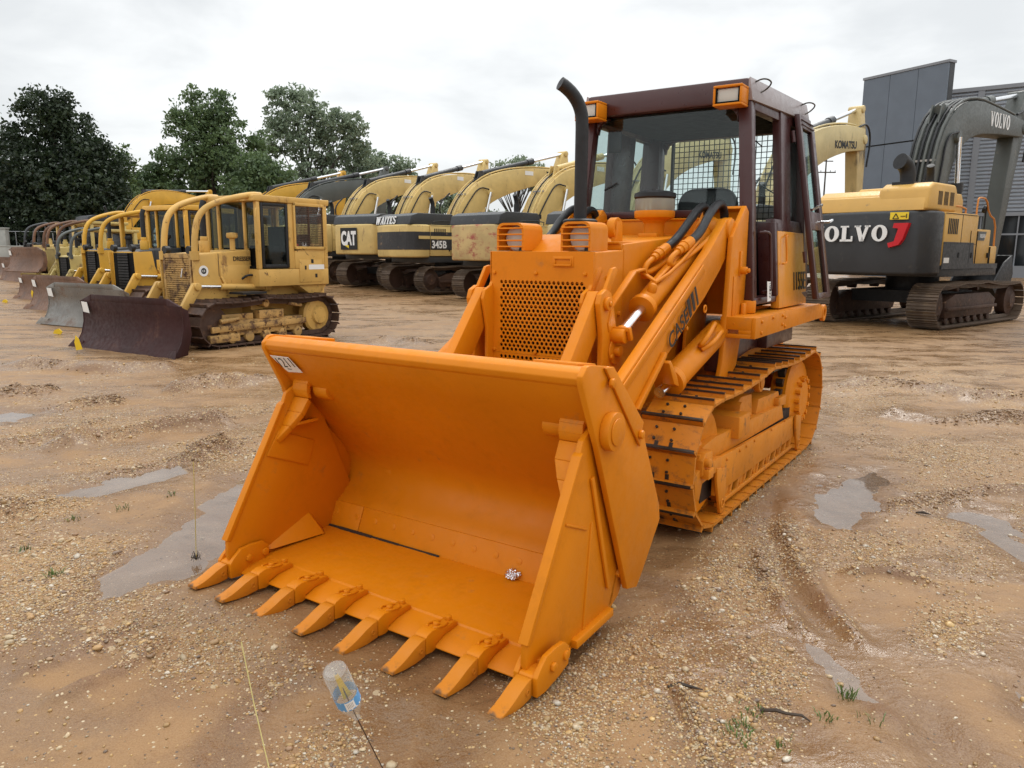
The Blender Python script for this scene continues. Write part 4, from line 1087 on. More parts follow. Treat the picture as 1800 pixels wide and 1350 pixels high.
b = MB(); b.prism([(.0,1.95),(-.45,1.52),(-.95,1.52),(-.95,2.2),(.0,2.2)], -3.0, -2.985, 'x'); b.build('badge', M['lettering_black'], pC['cw'])
b = MB(); b.prism([(.0,1.95),(-.45,1.52),(-.30,1.52),(.08,1.90)], -3.003, -2.998, 'x'); b.build('badge_wedge', M['lettering_red'], pC['cw'])
lettering('34', pC['cw'], M['lettering_white'], (-3.004,-.48,1.58), (0,-1,0), (0,0,1), .36, .28, .04, .004)
D_, pD = excavator('excavator', 'yellow excavator with a scuffed reddish counterweight, its boom ending behind the loader exhaust', (.5,29.6), EXC, M['yel'], M['charcoal'], cw=M['wornred'], sccol='yel')
for p in (pA, pB, pC, pD):
    t = p['tip']
    b = MB(); b.prism([(t.x-1.2,t.z+.12),(t.x-.25,t.z+.12),(t.x-.45,t.z-.16),(t.x-.95,t.z-.20)], -.352, -.344); b.build('badge', M['lettering_black'], p['boom'])
    b = MB(); b.box(t.x-2.5,t.x-2.0,-.35,-.344,t.z-.12,t.z+.06); b.build('decal', M['white'], p['boom'])
F_, pF = excavator('excavator', 'excavator with a dark grey boom seen just past the rear of the rusty bulldozer cab', (-12.2,41.4), EXC, M['yel'], M['charcoal'], boomcol=M['boomgrey'])
G_, pG = excavator('excavator', 'yellow excavator showing only its boom top over the grey boom behind the bulldozer', (-15.4,44.4), EXC, M['yel_k'], M['charcoal'])
L_, pL = excavator('excavator', 'yellow excavator with its boom rising behind the round-topped sweeps of the bulldozers', (-28.6,56.4), EXC, M['yel_k'], M['charcoal'], boom=([(.0,2.0),(.65,3.3),(1.7,4.35),(3.1,4.7),(5.0,4.6),(6.5,4.3)], [.5,.95,1.12,1.0,.72,.46]))
kb = ([(.0,2.0),(.6,3.4),(1.6,4.6),(3.0,5.3),(5.0,5.75),(6.6,5.85)], [.6,1.1,1.25,1.1,.9,.75])
K1, pK1 = excavator('excavator', 'pale yellow excavator seen through the left of the loader cab windows', (3.9,26.6), EXC, M['pale'], M['charcoal'], boom=kb, stickc=84)
K2, pK2 = excavator('excavator', 'pale yellow excavator with oil-stained upright stick between the loader cab and grey panels', (7.6,23.7), EXC+3, M['pale'], M['charcoal'], boom=kb, stickc=84)
for p in (pK1, pK2):
    lettering('KOMATSU', p['boom'], M['lettering_black'], (4.15,-.347,5.32), (1,0,.08), (-.08,0,1), 1.75, .26, .03, .004)
pK2['stick'].data.materials[0] = paint('oil_stained_paint', (.56,.42,.19), .45, .1, dirt=(.06,.045,.035), dirt_amt=.5, dirt_scale=1.6, streak=3.0)

# ---- the big dark-tailed excavator on the right
vb = ([(.25,2.05),(.15,3.3),(.75,4.75),(2.0,5.35),(4.0,5.42),(5.95,5.42)], [.55,.9,1.08,.92,.68,.46])
V_, pV = excavator('excavator', 'large excavator with dark grey tail, big white capitals and dark grey boom', (10.80,20.55), 50, M['tan'], M['charcoal'], cw=M['charcoal'], hood=M['tan'], boomcol=M['boomgrey'], boom=vb, sccol='boomgrey', slen=3.9, stickc=103, detail=True, scale=1.04, cwz=1.27, tl=2.95)
cwv = pV['cw']
lettering('VOLVO', cwv, M['lettering_white'], (-3.0,1.28,2.02), (-.0,-1,0), (0,0,1), 1.88, .37, 0, .02, slab=True)
lettering('VOLVO', pV['boom'], M['lettering_white'], (3.2,-.345,5.22), (1,0,0.02), (0,0,1), 1.5, .40, 0, .004, slab=True)
b = MB()   # red hook mark sprayed beside the letters
b.prism([(y_-.10,z_-.04) for y_,z_ in ((-.63,2.46),(-.95,2.46),(-.84,2.10),(-.76,1.98),(-.55,1.92),(-.52,2.02),(-.66,2.06),(-.73,2.34),(-.61,2.36))], -3.012, -2.87, 'x'); b.build('lettering', M['lettering_red'], cwv)
b = MB(); b.hexa([(-2.985,-.62,2.50),(-2.93,-1.0,2.50),(-2.925,-1.0,2.50),(-2.98,-.62,2.50),(-2.985,-.62,2.66),(-2.93,-1.0,2.66),(-2.925,-1.0,2.66),(-2.98,-.62,2.66)])
lb = b.build('warning_label', M['label_yellow'], cwv)
b = MB(); 
for (p, q) in (((-.68,2.52),(-.80,2.52)),((-.80,2.52),(-.74,2.63)),((-.74,2.63),(-.68,2.52)),((-.84,2.57),(-.94,2.57)),((-.96,2.53),(-.96,2.62))):
    f = lambda y: -2.987+(-y-.62)*.145
    b.bar((f(p[0])-.004,p[0],p[1]),(f(q[0])-.004,q[0],q[1]),.014,.014,(1,0,0))
b.build('warning_mark', M['lettering_black'], lb)
b = MB(); b.box(-1.93,-.30,-1.408,-1.401,1.49,2.02); b.prism([(-.30,1.49),(-.02,1.49),(-.14,2.02),(-.30,2.02)], -1.408, -1.401); b.box(-1.93,1.6,-1.41,-1.37,1.40,1.52)
b.build('lower_panel', M['charcoal'], pV['side'])
b = MB(); b.prism([(.16,2.08),(.16,2.30),(.70,2.30),(.58,2.08)], -1.388, -1.381); b.build('badge', M['boomgrey'], pV['side'])
lettering('VOLVO', pV['side'], M['lettering_white'], (.26,-1.389,2.14), (1,0,0), (0,0,1), .36, .10, 0, .002, slab=True)
b = MB(); b.box(-1.85,-1.55,-1.411,-1.408,1.54,1.66); b.build('decal', M['white'], pV['side'])
# tan hood cover with louvres, fat exhaust elbow, cab roof hatch
b = MB(); b.prism([(-2.78,2.71),(-2.70,3.20),(-2.45,3.32),(-1.25,3.32),(-1.12,3.15),(-1.1,2.71)], -1.30, -.2); b.prism([(-2.76,2.71),(-2.68,3.06),(-2.40,3.20),(-1.3,3.20),(-1.1,2.71)], -.2, 1.30)
hc = b.build('hood_cover', M['tan'], pV['hood'], bevel=.06, seg=3)
b = MB()
for g in range(3):
    for k in range(4): b.box(-2.2+.33*g+.06*k,-2.17+.33*g+.06*k,-1.306,-1.29,2.84,3.14)
b.build('louvre', M['soot'], hc)
b = MB(); b.tube([(-2.25,-.62,3.25),(-2.25,-.62,3.5),(-2.27,-.60,3.66),(-2.37,-.56,3.78),(-2.5,-.52,3.82)], [.16,.16,.16,.175,.185], 18, smooth=2); b.box(-2.5,-2.0,-.86,-.38,3.2,3.36); b.build('exhaust', M['soot'], V_, bevel=.0)
b = MB(); b.prism([(-.5,3.22),(-.4,3.42),(.8,3.45),(1.3,3.35),(1.5,3.22)], .5, 1.4); b.build('cab_roof', M['tan'], V_, bevel=.05, seg=3)
b = MB(); b.tube([(.9,-1.25,2.35),(.9,-1.25,2.75),(.88,-1.25,2.85)],.02,8); b.cyl((.88,-1.27,2.85),(.88,-1.2,2.87),.10,n=14); b.build('mirror', M['black'], V_)
# one more excavator just beyond the right edge of the view: only its rear track corner shows
N_, pN = excavator('excavator', 'excavator at the extreme right edge with only a muddy track corner in view', (13.05,15.6), 43, M['tan'], M['charcoal'])

# ================================================================== bulldozers
def dozer(loc, label, head=-122, col='yel', blade='blade_steel', hoodcol=None, cab='closed', sweepcol=None, blade_z=0, grille='lattice', detail=False, grp='bulldozers lined up along the left of the yard', bladetop=None, sticker=True, scale=1):
    x, y = loc
    T = tag(empty('bulldozer', (x, y, gz(x, y)), R(head)), label, 'bulldozer', grp); T.scale = (scale,)*3
    c = M[col]; hc = M[hoodcol] if hoodcol else c; sw = M[sweepcol] if sweepcol and sweepcol != 'none' else c
    for s in (1, -1):
        yc = s*.78
        belt(T, (-1.08,.46), .385, (-3.68,.47), .40, [(-2.3,.89)], .19, yc, .30, M['rust'], gr=.055, parts=detail)
        b = MB(); b.box(-3.2,-1.2,yc-.14,yc+.14,.22,.50); b.bar((-3.25,yc+s*.17,.40),(-1.0,yc+s*.17,.36),.05,.11)
        b.box(-1.6,-.95,yc+s*.10,yc+s*.20,.12,.26); b.box(-2.7,-2.1,yc-.1,yc+s*.16,.50,.66); b.box(-2.0,-1.3,yc-.08,yc+s*.1,.50,.62); b.tube([(-1.2,yc+s*.16,.5),(-1.6,yc+s*.17,.53)],.05,10); b.bar((-3.2,yc+s*.1,.70),(-2.85,yc+s*.1,.76),.1,.06)
        for k in range(5): b.cyl((-1.45-.4*k,yc-.16,.18),(-1.45-.4*k,yc+.17,.18),.10,n=14)
        b.cyl((-2.3,yc-.1,.79),(-2.3,yc+.14,.79),.075,n=14)
        b.build('track_frame', M['framerust'] if col == 'yel_d' else M['rust'], T, bevel=.008)
        b = MB(); b.lathe([(.05,-.1),(.36,-.1),(.37,.05),(.33,.09),(.20,.11),(.17,.16),(.02,.17)], (-3.68,yc,.47), 32, (0,s,0)); b.build('sprocket', c, T, sharp=30)
        b = MB(); b.lathe([(.05,-.1),(.33,-.1),(.33,.1),(.25,.08),(.1,.08),(.02,.1)], (-1.08,yc,.46), 32, (0,s,0)); b.build('idler', M['rust'], T, sharp=30)
    b = MB(); b.box(-4.1,-1.3,-.45,.45,.35,1.12); b.box(-4.25,-3.9,-.5,.5,.4,1.0); b.box(-2.4,-2.1,-.7,.7,.55,.75)
    b.build('chassis', c, T, bevel=.02)
    # hood and grille
    b = MB(); b.prism([(-1.12,1.70),(-1.22,1.735),(-2.36,1.82),(-2.36,1.10),(-1.12,1.05)], -.47, .47)
    hd = b.build('engine_hood', hc, T, bevel=.03, seg=3)
    b = MB()
    for s in (1,-1):
        b.prism([(-1.02,1.70),(-1.50,1.72),(-1.56,1.35),(-1.80,.80),(-1.5,.55),(-1.05,.6)], s*.475, s*.50)
        b.bar((-1.62,s*.50,1.30),(-1.78,s*.52,.98),.05,.04); b.box(-2.34,-1.62,s*.472,s*.482,1.14,1.52)
    b.box(-1.22,-1.10,-.47,.47,.55,1.71)
    b.build('radiator_guard', c, T, bevel=.012)
    b = MB(); gm = (M['framerust'] if col == 'yel_d' else c) if grille == 'lattice' else M['black']
    if grille == 'lattice':
        for k in range(17): yy = -.36+.72*k/16; b.bar((-1.06,yy,.62),(-1.06,yy,1.66),.018,.02,(1,0,0))
        for k in range(27): zz = .62+1.04*k/26; b.bar((-1.055,-.37,zz),(-1.055,.37,zz),.018,.02,(1,0,0))
        b.box(-1.08,-1.04,-.42,-.36,.58,1.70); b.box(-1.08,-1.04,.36,.42,.58,1.70); b.box(-1.08,-1.04,-.42,.42,1.66,1.74); b.box(-1.08,-1.04,-.42,.42,.56,.62)
    else:
        for k in range(16): zz = .66+1.0*k/15; b.box(-1.08,-1.05,-.2,.2,zz-.022,zz+.022)
    g = b.build('grille', gm, T)
    b = MB(); b.box(-1.099,-1.085,-.40,.40,.6,1.68); b.build('radiator_core', M['darkint'], g)
    # cab
    y1 = .78
    if cab == 'closed':
        b = MB()
        b.box(-4.12,-2.28,-y1,y1,1.10,1.44)
        for s in (1,-1):
            ya, yb = s*(y1-.09), s*y1
            for x0, x1 in ((-2.37,-2.28),(-3.20,-3.06)): b.box(x0,x1,ya,yb,1.44,2.74)
            b.box(-4.12,-4.02,ya,yb,1.44,2.74)
            b.prism([(-3.20,1.44),(-3.20,1.80),(-4.02,1.90),(-4.02,1.44)], ya, yb)
        b.box(-2.37,-2.28,-.42,-.36,1.8,2.74); b.box(-2.37,-2.28,.36,.42,1.8,2.74)
        b.prism([(-4.16,2.74),(-4.18,2.86),(-2.22,2.86),(-2.20,2.74)], -y1-.02, y1+.02)
        b.prism([(-4.12,1.10),(-3.3,1.10),(-3.6,.92),(-3.95,.92)], -y1+.06, y1-.06)
        cb = b.build('cab', c, T, bevel=.018)
        b = MB(); b.box(-2.33,-2.32,-.68,.68,1.84,2.72); b.build('windscreen', M['glass_dark'], cb, smooth=False)
        for s in (1,-1):
            b = MB(); ya = s*(y1-.03); yb = s*(y1+.004)
            b.box(-3.05,-2.99,ya,yb,1.46,2.72); b.box(-2.44,-2.38,ya,yb,1.46,2.72); b.box(-2.99,-2.44,ya,yb,1.46,1.53); b.box(-2.99,-2.44,ya,yb,2.66,2.72)
            dr = b.build('door', M['soot'], cb, bevel=.012)
            b = MB(); b.box(-2.99,-2.44,s*(y1-.02),s*(y1-.015),1.53,2.66); b.build('door_glass', M['glass'], dr, smooth=False)
            b = MB()
            for k in range(22): xx = -3.98+.76*k/21; b.bar((xx,s*(y1+.01),1.88),(xx,s*(y1+.01),2.71),.010,.010,(0,1,0))
            for k in range(24): zz = 1.88+.83*k/23; b.bar((-3.99,s*(y1+.012),zz),(-3.22,s*(y1+.012),zz),.010,.010,(0,1,0))
            b.box(-3.62,-3.58,s*(y1-.01),s*(y1+.008),1.86,2.72)
            sc = b.build('window_screen', M['rust'], cb, smooth=False)
            b = MB()
            for (x0,x1,z0,z1) in ((-4.03,-3.18,2.70,2.76),(-4.03,-3.18,1.83,1.89),(-4.03,-3.98,1.83,2.76),(-3.23,-3.18,1.83,2.76)): b.box(x0,x1,s*(y1+.003),s*(y1+.03),z0,z1)
            b.build('screen_frame', c, cb, bevel=.006)
        b = MB(); b.box(-4.10,-2.3,-.70,.70,1.45,1.50); b.box(-3.5,-3.0,-.3,.3,1.5,1.9); b.box(-3.6,-3.45,-.3,.3,1.8,2.3); b.box(-4.05,-3.25,-.66,.66,1.5,1.9); b.box(-2.55,-2.4,-.6,.6,1.5,1.85)
        b.build('cab_interior', M['darkint'], cb)
        b = MB(); b.box(-4.03,-4.02,-.6,.6,1.95,2.7); b.build('rear_glass', M['glass'], cb, smooth=False)
        for s in (1,-1):
            b = MB(); b.box(-3.92,-3.30,s*(y1+.001),s*(y1+.012),1.16,1.62); pd = b.build('access_door', c, cb, bevel=.004)
            if detail:
                b = MB(); b.box(-3.98,-3.55,s*(y1+.013),s*(y1+.015),1.42,1.52); b.build('decal', M['white'], pd)
                b = MB(); b.box(-3.68,-3.62,s*(y1+.013),s*(y1+.02),1.55,1.63); b.box(-3.48,-3.44,s*(y1+.013),s*(y1+.02),1.42,1.5); b.box(-3.78,-3.72,s*(y1+.013),s*(y1+.016),1.25,1.33); b.build('latch', M['soot'], pd)
        b = MB()
        for s in (1,-1): b = MB(); b.tube([(-2.26,s*.80,1.95),(-2.22,s*.82,2.0),(-2.22,s*.82,2.55),(-2.26,s*.80,2.6)],.014,8,smooth=1); b.build('grab_rail', c, cb)
    else:
        b = MB()
        for s in (1,-1):
            b.box(-2.5,-2.38,s*.66,s*.78,1.3,2.72); b.box(-3.9,-3.74,s*.66,s*.80,1.0,2.72)
        b.prism([(-4.0,2.72),(-4.0,2.84),(-2.25,2.84),(-2.25,2.74)], -.82,.82); b.box(-4.1,-3.1,-.75,.75,1.0,1.45); b.box(-3.2,-2.3,-.72,.72,1.0,1.2)
        cb = b.build('canopy', c, T, bevel=.02)
        b = MB(); b.box(-3.5,-3.0,-.3,.3,1.3,1.65); b.box(-3.6,-3.42,-.3,.3,1.6,2.2); b.box(-2.55,-2.4,-.5,.5,1.3,1.9); b.box(-3.75,-3.7,-.66,.66,1.4,2.7); b.build('seat', M['black'], cb, bevel=.03)
    # sweeps
    for s in ((1,-1) if sweepcol != 'none' else ()):
        b = MB(); b.tube([(-1.10,s*.46,1.70),(-1.14,s*.46,2.15),(-1.25,s*.47,2.48),(-1.55,s*.52,2.68),(-2.25,s*.64,2.86),(-2.5,s*.66,2.86)], .058, 14, smooth=3); b.cyl((-1.10,s*.46,1.62),(-1.10,s*.46,1.78),.085,n=14)
        b.build('sweep', sw, T)
    for s in (1,-1):
        b = MB(); b.tube([(-2.55,s*.58,1.16),(-2.45,s*.62,1.3),(-2.2,s*.55,1.34),(-2.1,s*.48,1.25)], .022, 7, smooth=2); b.build('hydraulic_hose', M['black'], T)
        b = MB(); b.cyl((-1.14,s*.36,1.80),(-1.04,s*.36,1.80),.075,n=16); b.box(-1.14,-1.08,s*.34,s*.38,1.70,1.76); b.build('headlight', M['soot'], T)
        b = MB(); b.box(-1.60,-1.59,s*.466,s*.474,1.12,1.74); b.build('panel_seam', M['soot'], hd)
        b = MB(); b.box(-2.25,-1.70,s*.60,s*1.0,.98,1.02); b.build('step', M['soot'], T)
    # exhaust, pre-cleaner
    b = MB(); b.cyl((-1.62,.05,1.76),(-1.62,.05,1.98),.10,n=16); b.cyl((-1.62,.05,1.98),(-1.62,.05,2.06),.07,n=14); b.build('exhaust_base', c, T, bevel=.01)
    b = MB(); b.tube([(-1.62,.05,2.05),(-1.62,.05,2.62),(-1.66,.05,2.72)], .055, 14); b.build('exhaust', M['soot'], T)
    b = MB(); b.lathe([(.05,1.80),(.05,2.02),(.10,2.04),(.11,2.08),(.10,2.13),(.02,2.14)], (-2.02,.36,0), 20); b.build('precleaner', c if detail else M['soot'], T)
    # lift cylinders along the hood, arms, blade
    for s in (1,-1):
        b = MB(); b.cyl((-1.55,s*.56,1.12),(-2.62,s*.56,1.08),.062,n=14); b.cyl((-2.55,s*.56,1.08),(-2.68,s*.56,1.08),.085,n=14); lc = b.build('lift_cylinder', c, T)
        b = MB(); b.cyl((-1.02,s*.56,1.14),(-1.55,s*.56,1.12),.034,n=12); b.build('piston_rod', M['chrome'], lc)
        b = MB(); b.prism([(-.95,1.20),(-1.08,1.20),(-1.10,1.08),(-.62,.42),(-.45,.45)], s*.52, s*.60); b.cyl((-1.02,s*.48,1.14),(-1.02,s*.64,1.14),.07,n=14); b.build('lift_crank', c, T, bevel=.01)
        b = MB(); b.bar((-2.0,s*.44,.45),(-.1,s*.44,.42),.16,.20); b.bar((-.9,s*.44,.60),(-.15,s*.9,.62),.10,.10); b.build('push_arm', c, T, bevel=.015)
    bz = blade_z
    prof = [(.20,.0),(.10,.10),(.0,.27),(-.055,.48),(-.06,.68),(-.02,.87)]
    b = MB(); b.sheet([(x_,z_+bz) for x_, z_ in prof], .045, -1.5, 1.5)
    b.prism([(-.02,.868+bz),(-.065,.868+bz),(-.06,.97+bz),(-.02,.99+bz)], -1.15, 1.15) if bladetop is None else None
    b.add([(-.018,-1.5,.868+bz),(-.018,-1.15,.868+bz),(-.018,-1.15,.985+bz),(-.06,-1.5,.868+bz),(-.06,-1.15,.868+bz),(-.06,-1.15,.985+bz)],[(0,1,2),(3,5,4),(0,2,5,3)])
    b.add([(-.018,1.5,.868+bz),(-.018,1.15,.868+bz),(-.018,1.15,.985+bz),(-.06,1.5,.868+bz),(-.06,1.15,.868+bz),(-.06,1.15,.985+bz)],[(2,1,0),(4,5,3),(3,5,2,0)])
    for s in (1,-1):
        b.prism([(x_+.005,z_+bz) for x_, z_ in prof]+[(-.16,.80+bz),(-.2,.4+bz),(-.10,.05+bz)], s*1.5, s*1.525); b.box(-.2,-.06,s*.38,s*.50,.2+bz,.7+bz)
        b.hexa([(.17,s*1.30,.0+bz),(.24,s*1.64,.0+bz),(.22,s*1.64,.0+bz),(.14,s*1.30,.0+bz),(.10,s*1.30,.13+bz),(.14,s*1.55,.15+bz),(.12,s*1.55,.15+bz),(.07,s*1.30,.13+bz)])
    b.bar((-.14,-1.3,.25+bz),(-.14,1.3,.25+bz),.1,.12); b.bar((-.14,-1.3,.7+bz),(-.14,1.3,.7+bz),.08,.1)
    bl = b.build('blade', M[blade], T, bevel=.006)
    if sticker:
        b = MB(); b.hexa([(-.024,-1.42,.66+bz),(-.024,-1.22,.64+bz),(-.028,-1.22,.64+bz),(-.028,-1.42,.66+bz),(-.010,-1.45,.85+bz),(-.010,-1.26,.84+bz),(-.014,-1.26,.84+bz),(-.014,-1.45,.85+bz)])
        for i, v in enumerate(b.v): b.v[i] = (v[0]+.012, v[1], v[2])
        b.build('sticker', M['white'], bl)
    return T, dict(hood=hd, blade=bl, cab=cb)

O1 = np.array([-6.805,13.299]); step = np.array([-3.4,4.65])
def P(i, du=0): 
    return tuple(O1+step*i + du*np.array([math.cos(R(-122)), math.sin(R(-122))]))
d1, q1 = dozer(P(0), 'rust-streaked pale yellow bulldozer with closed cab and dark brown blade, nearest on the left', col='yel_d', blade='blade_maroon', detail=True)
lettering('DRESSER', q1['hood'], M['lettering_black'], (-1.93,.474,1.60), (-1,0,0), (0,0,1), .42, .085, .02, .003)
b = MB(); b.cyl((-1.24,.50,1.42),(-1.24,.508,1.42),.10,n=22); b.build('decal', M['white'], d1)
b = MB(); b.ring((-1.24,.509,1.42),(0,1,0),.055,.03,.002,16); b.box(-1.25,-1.23,.509,.511,1.37,1.47); b.build('decal_mark', M['soot'], d1)
b = MB(); b.bar((-1.03,.12,1.30),(-1.03,.17,1.46),.02,.008,(1,0,0)); b.build('chalk_mark', M['white'], d1)
d2, q2 = dozer(P(1), 'orange-yellow bulldozer with black slotted grille and scoured grey steel blade behind the rusty one', col='yel_o', blade='blade_steel', hoodcol='charcoal', grille='slots', sweepcol='none', head=-120, scale=1.03)
lettering('ESTA', q2['hood'], M['lettering_white'], (-1.9,.474,1.58), (-1,0,0), (0,0,1), .40, .10, .02, .003)
d3, q3 = dozer(P(2), 'deep yellow bulldozer with black hood panel, twin high sweeps and brown rusty blade', col='yel_k', blade='blade_rust', hoodcol='charcoal', cab='open', sweepcol='yel_k', grille='slots', head=-124, scale=1.05)
lettering('KOMATSU', q3['hood'], M['lettering_white'], (-1.55,.474,1.18), (-1,0,0), (0,0,1), .62, .085, .02, .003)
d4, q4 = dozer(P(3), 'cream bulldozer with grey sweeps squeezed behind the twin-sweep yellow one', col='cream', blade='blade_rust', cab='open', sweepcol='boomgrey', grille='slots', scale=.9, head=-119)
d5, q5 = dozer(P(4), 'dirty cream bulldozer holding its rusty blade raised high', col='cream', blade='blade_rust', cab='open', sweepcol='blade_rust', blade_z=.75, scale=1.02, head=-125)
d6, q6 = dozer(P(5), 'dull yellow bulldozer with rust-coloured sweeps far down the line', col='yel', blade='blade_rust', cab='open', sweepcol='blade_rust')
d7, q7 = dozer(P(6), 'farthest bulldozer of the line with black canopy posts', col='charcoal', blade='blade_rust', cab='open', sweepcol='charcoal', grille='slots')
# ================================================================== the place: camera model (used to find where things stand)
FPX, PITCH, ROLL, HC = 1323.4, R(9.854), R(.323), 1.776
_c, _s = math.cos(PITCH), math.sin(PITCH)
_X = Vector((1,0,0)); _Y = Vector((0,_s,_c)); FW = Vector((0,_c,-_s))
RT = _X*math.cos(ROLL)+_Y*math.sin(ROLL); UP = -_X*math.sin(ROLL)+_Y*math.cos(ROLL)
EYE = Vector((0,0,HC))
def rayp(x, y): return RT*((x-900)/FPX) + UP*(-(y-675)/FPX) + FW
def at_y(x, y, D): r = rayp(x, y); return EYE + r*(D/r.y)
def at_z(x, y, z=0): r = rayp(x, y); return EYE + r*((z-HC)/r.z)

# ---- numpy noise
def vnoise(x, y, seed):
    xi = np.floor(x).astype(np.int64); yi = np.floor(y).astype(np.int64); fx = x-xi; fy = y-yi
    fx = fx*fx*fx*(fx*(fx*6-15)+10); fy = fy*fy*fy*(fy*(fy*6-15)+10)
    def h(a, b):
        n = (a*374761393 + b*668265263 + seed*974634777) & 0xFFFFFFFF
        n = ((n ^ (n >> 13))*1274126177) & 0xFFFFFFFF
        return ((n ^ (n >> 16)) & 0xFFFF)/65535.0
    return (h(xi,yi)*(1-fx)+h(xi+1,yi)*fx)*(1-fy) + (h(xi,yi+1)*(1-fx)+h(xi+1,yi+1)*fx)*fy
def fbm(x, y, sc, octv=4, seed=1, gain=.5):
    v = 0; a = 1; tot = 0
    for o in range(octv):
        v = v + a*vnoise(x*sc*2**o, y*sc*2**o, seed+o*17); tot += a; a *= gain
    return v/tot
def seg_dist(x, y, pts):
    best = np.full(x.shape, 1e9); tt = np.zeros(x.shape)
    n = len(pts)-1
    for i in range(n):
        ax, ay = pts[i][:2]; bx, by = pts[i+1][:2]; dx, dy = bx-ax, by-ay; L2 = dx*dx+dy*dy
        t = np.clip(((x-ax)*dx+(y-ay)*dy)/L2, 0, 1)
        d = np.hypot(x-ax-t*dx, y-ay-t*dy); m = d < best
        best = np.where(m, d, best); tt = np.where(m, (i+t)/n, tt)
    return best, tt
def pxl(*pts): return [at_z(*p) for p in pts]
def inpoly(x, y, poly):
    c = np.zeros(x.shape, bool); n = len(poly)
    for i in range(n):
        x0, y0 = poly[i][:2]; x1, y1 = poly[i-1][:2]
        c ^= ((y0 > y) != (y1 > y)) & (x < (x1-x0)*(y-y0)/((y1-y0) or 1e-9)+x0)
    return c
RIDGES = [(pxl((-60,922),(60,890),(140,868),(230,845),(300,822),(380,795),(455,770)), .13, .055),
          (pxl((75,797),(150,775),(230,762),(330,748),(440,738)), .16, .045),
          (pxl((60,728),(130,716),(230,705)), .16, .035), (pxl((285,692),(340,684),(400,677),(490,666)), .20, .06),
          (pxl((-80,704),(50,695),(100,687)), .22, .06), (pxl((640,607),(700,600),(760,610)), .3, .05),
          (pxl((1450,690),(1560,672),(1700,700),(1850,705)), .22, .05), (pxl((1540,725),(1660,745),(1850,735)), .16, .035),
          (pxl((1500,905),(1600,890),(1700,870),(1850,860)), .10, .03)]
RIDGES += [(pxl((-80,800),(60,775),(200,735)), .12, .03), (pxl((120,860),(240,828),(330,806),(430,790)), .10, .035), (pxl((560,640),(640,632),(760,648)), .2, .04),
           (pxl((1480,1010),(1560,1005),(1660,1035)), .05, .02), (pxl((1370,905),(1400,985),(1450,1060),(1540,1150)), .05, .018), (pxl((1330,950),(1345,1010),(1400,1100),(1490,1195),(1600,1290)), .05, .022), (pxl((1180,1195),(1225,1270),(1250,1345)), .03, .018),
           (pxl((20,1195),(150,1145),(260,1085)), .05, .018), (pxl((60,1250),(200,1190),(300,1120)), .05, .016), (pxl((400,1300),(480,1225),(560,1180)), .04, .014), (pxl((0,640),(160,655),(330,648)), .25, .05)]
CHAN = [(pxl((1372,872),(1352,930),(1360,972),(1382,1022),(1425,1085),(1520,1185),(1640,1290),(1720,1360)), .10, .030),
        (pxl((640,1085),(560,1130),(500,1180),(430,1260),(380,1350)), .07, .012), (pxl((760,1130),(690,1210),(660,1290),(640,1360)), .08, .014),
        (pxl((840,1190),(800,1280),(780,1360)), .08, .012), (pxl((1150,1020),(1280,1130),(1420,1290)), .07, .012), (pxl((1180,1200),(1230,1290),(1260,1360)), .05, .015),
        (pxl((170,1040),(110,1080),(40,1150),(-60,1210)), .09, .014)]
PUD = [pxl((452,836),(448,880),(440,935),(385,975),(320,1003),(215,1040),(165,1046),(170,1015),(250,975),(300,935),(360,885),(400,855)),
       pxl((-60,726),(20,726),(48,731),(30,739),(-60,742)),
       pxl((1398,1114),(1432,1130),(1500,1190),(1532,1226),(1500,1226),(1450,1182),(1415,1145)),
       pxl((1445,862),(1480,842),(1530,828),(1560,850),(1530,890),(1505,925),(1470,922),(1440,900)),
       pxl((1650,903),(1720,925),(1770,960),(1830,1000),(1830,970),(1760,915),(1700,893)),
       pxl((600,625),(700,618),(770,628),(740,640),(650,640)),
       pxl((1780,1205),(1815,1235),(1815,1262),(1790,1240)), pxl((180,845),(300,815),(330,822),(250,850),(150,872),(60,876))]
GRAV = [((330,1140),210,85,1.0), ((250,1080),130,45,.6), ((640,1195),95,35,.75), ((1000,1250),150,110,.85), ((1130,1140),150,50,.8), ((1665,1110),95,45,1.1), ((1600,960),190,40,.55),
        ((1300,1010),70,60,.55), ((1360,1180),120,80,.4), ((100,960),160,45,.55), ((60,1060),110,60,.35), ((60,880),90,25,.8), ((420,800),110,30,.6), ((1330,1290),140,70,.5), ((1700,1290),90,60,.5),
        ((480,1085),90,30,.7), ((600,1310),150,50,.45), ((850,1320),120,60,.4), ((1750,930),120,40,.8), ((1560,700),200,50,.4), ((250,700),200,30,.4), ((1700,770),150,50,.5)]
BARE = [((700,1130),90,70,.9), ((560,1090),60,40,.6), ((700,1290),70,60,.8), ((830,1230),60,40,.5), ((1440,1050),90,60,.8), ((1550,1100),60,50,.7), ((1180,960),70,60,.7), ((140,1200),110,60,.7),
        ((250,950),120,40,.5), ((1600,1200),120,40,.7), ((1470,880),70,50,1.0), ((1120,1300),60,50,.5), ((1230,1150),80,50,.5), ((380,920),90,60,1.0)]
def field(lst, x, y):
    v = np.zeros(x.shape)
    for (px, py), rx, ry, a in lst:
        c = at_z(px, py); ex = at_z(px+rx, py); ey = at_z(px, py-ry)
        ax = abs(ex.x-c.x)+1e-3; ay = abs(ey.y-c.y)+1e-3
        d2 = ((x-c.x-(y-c.y)*c.x/max(c.y,1))/ax)**2 + ((y-c.y)/ay)**2
        v = np.maximum(v, a*np.exp(-d2*1.1)) if a > 0 else v
    return v
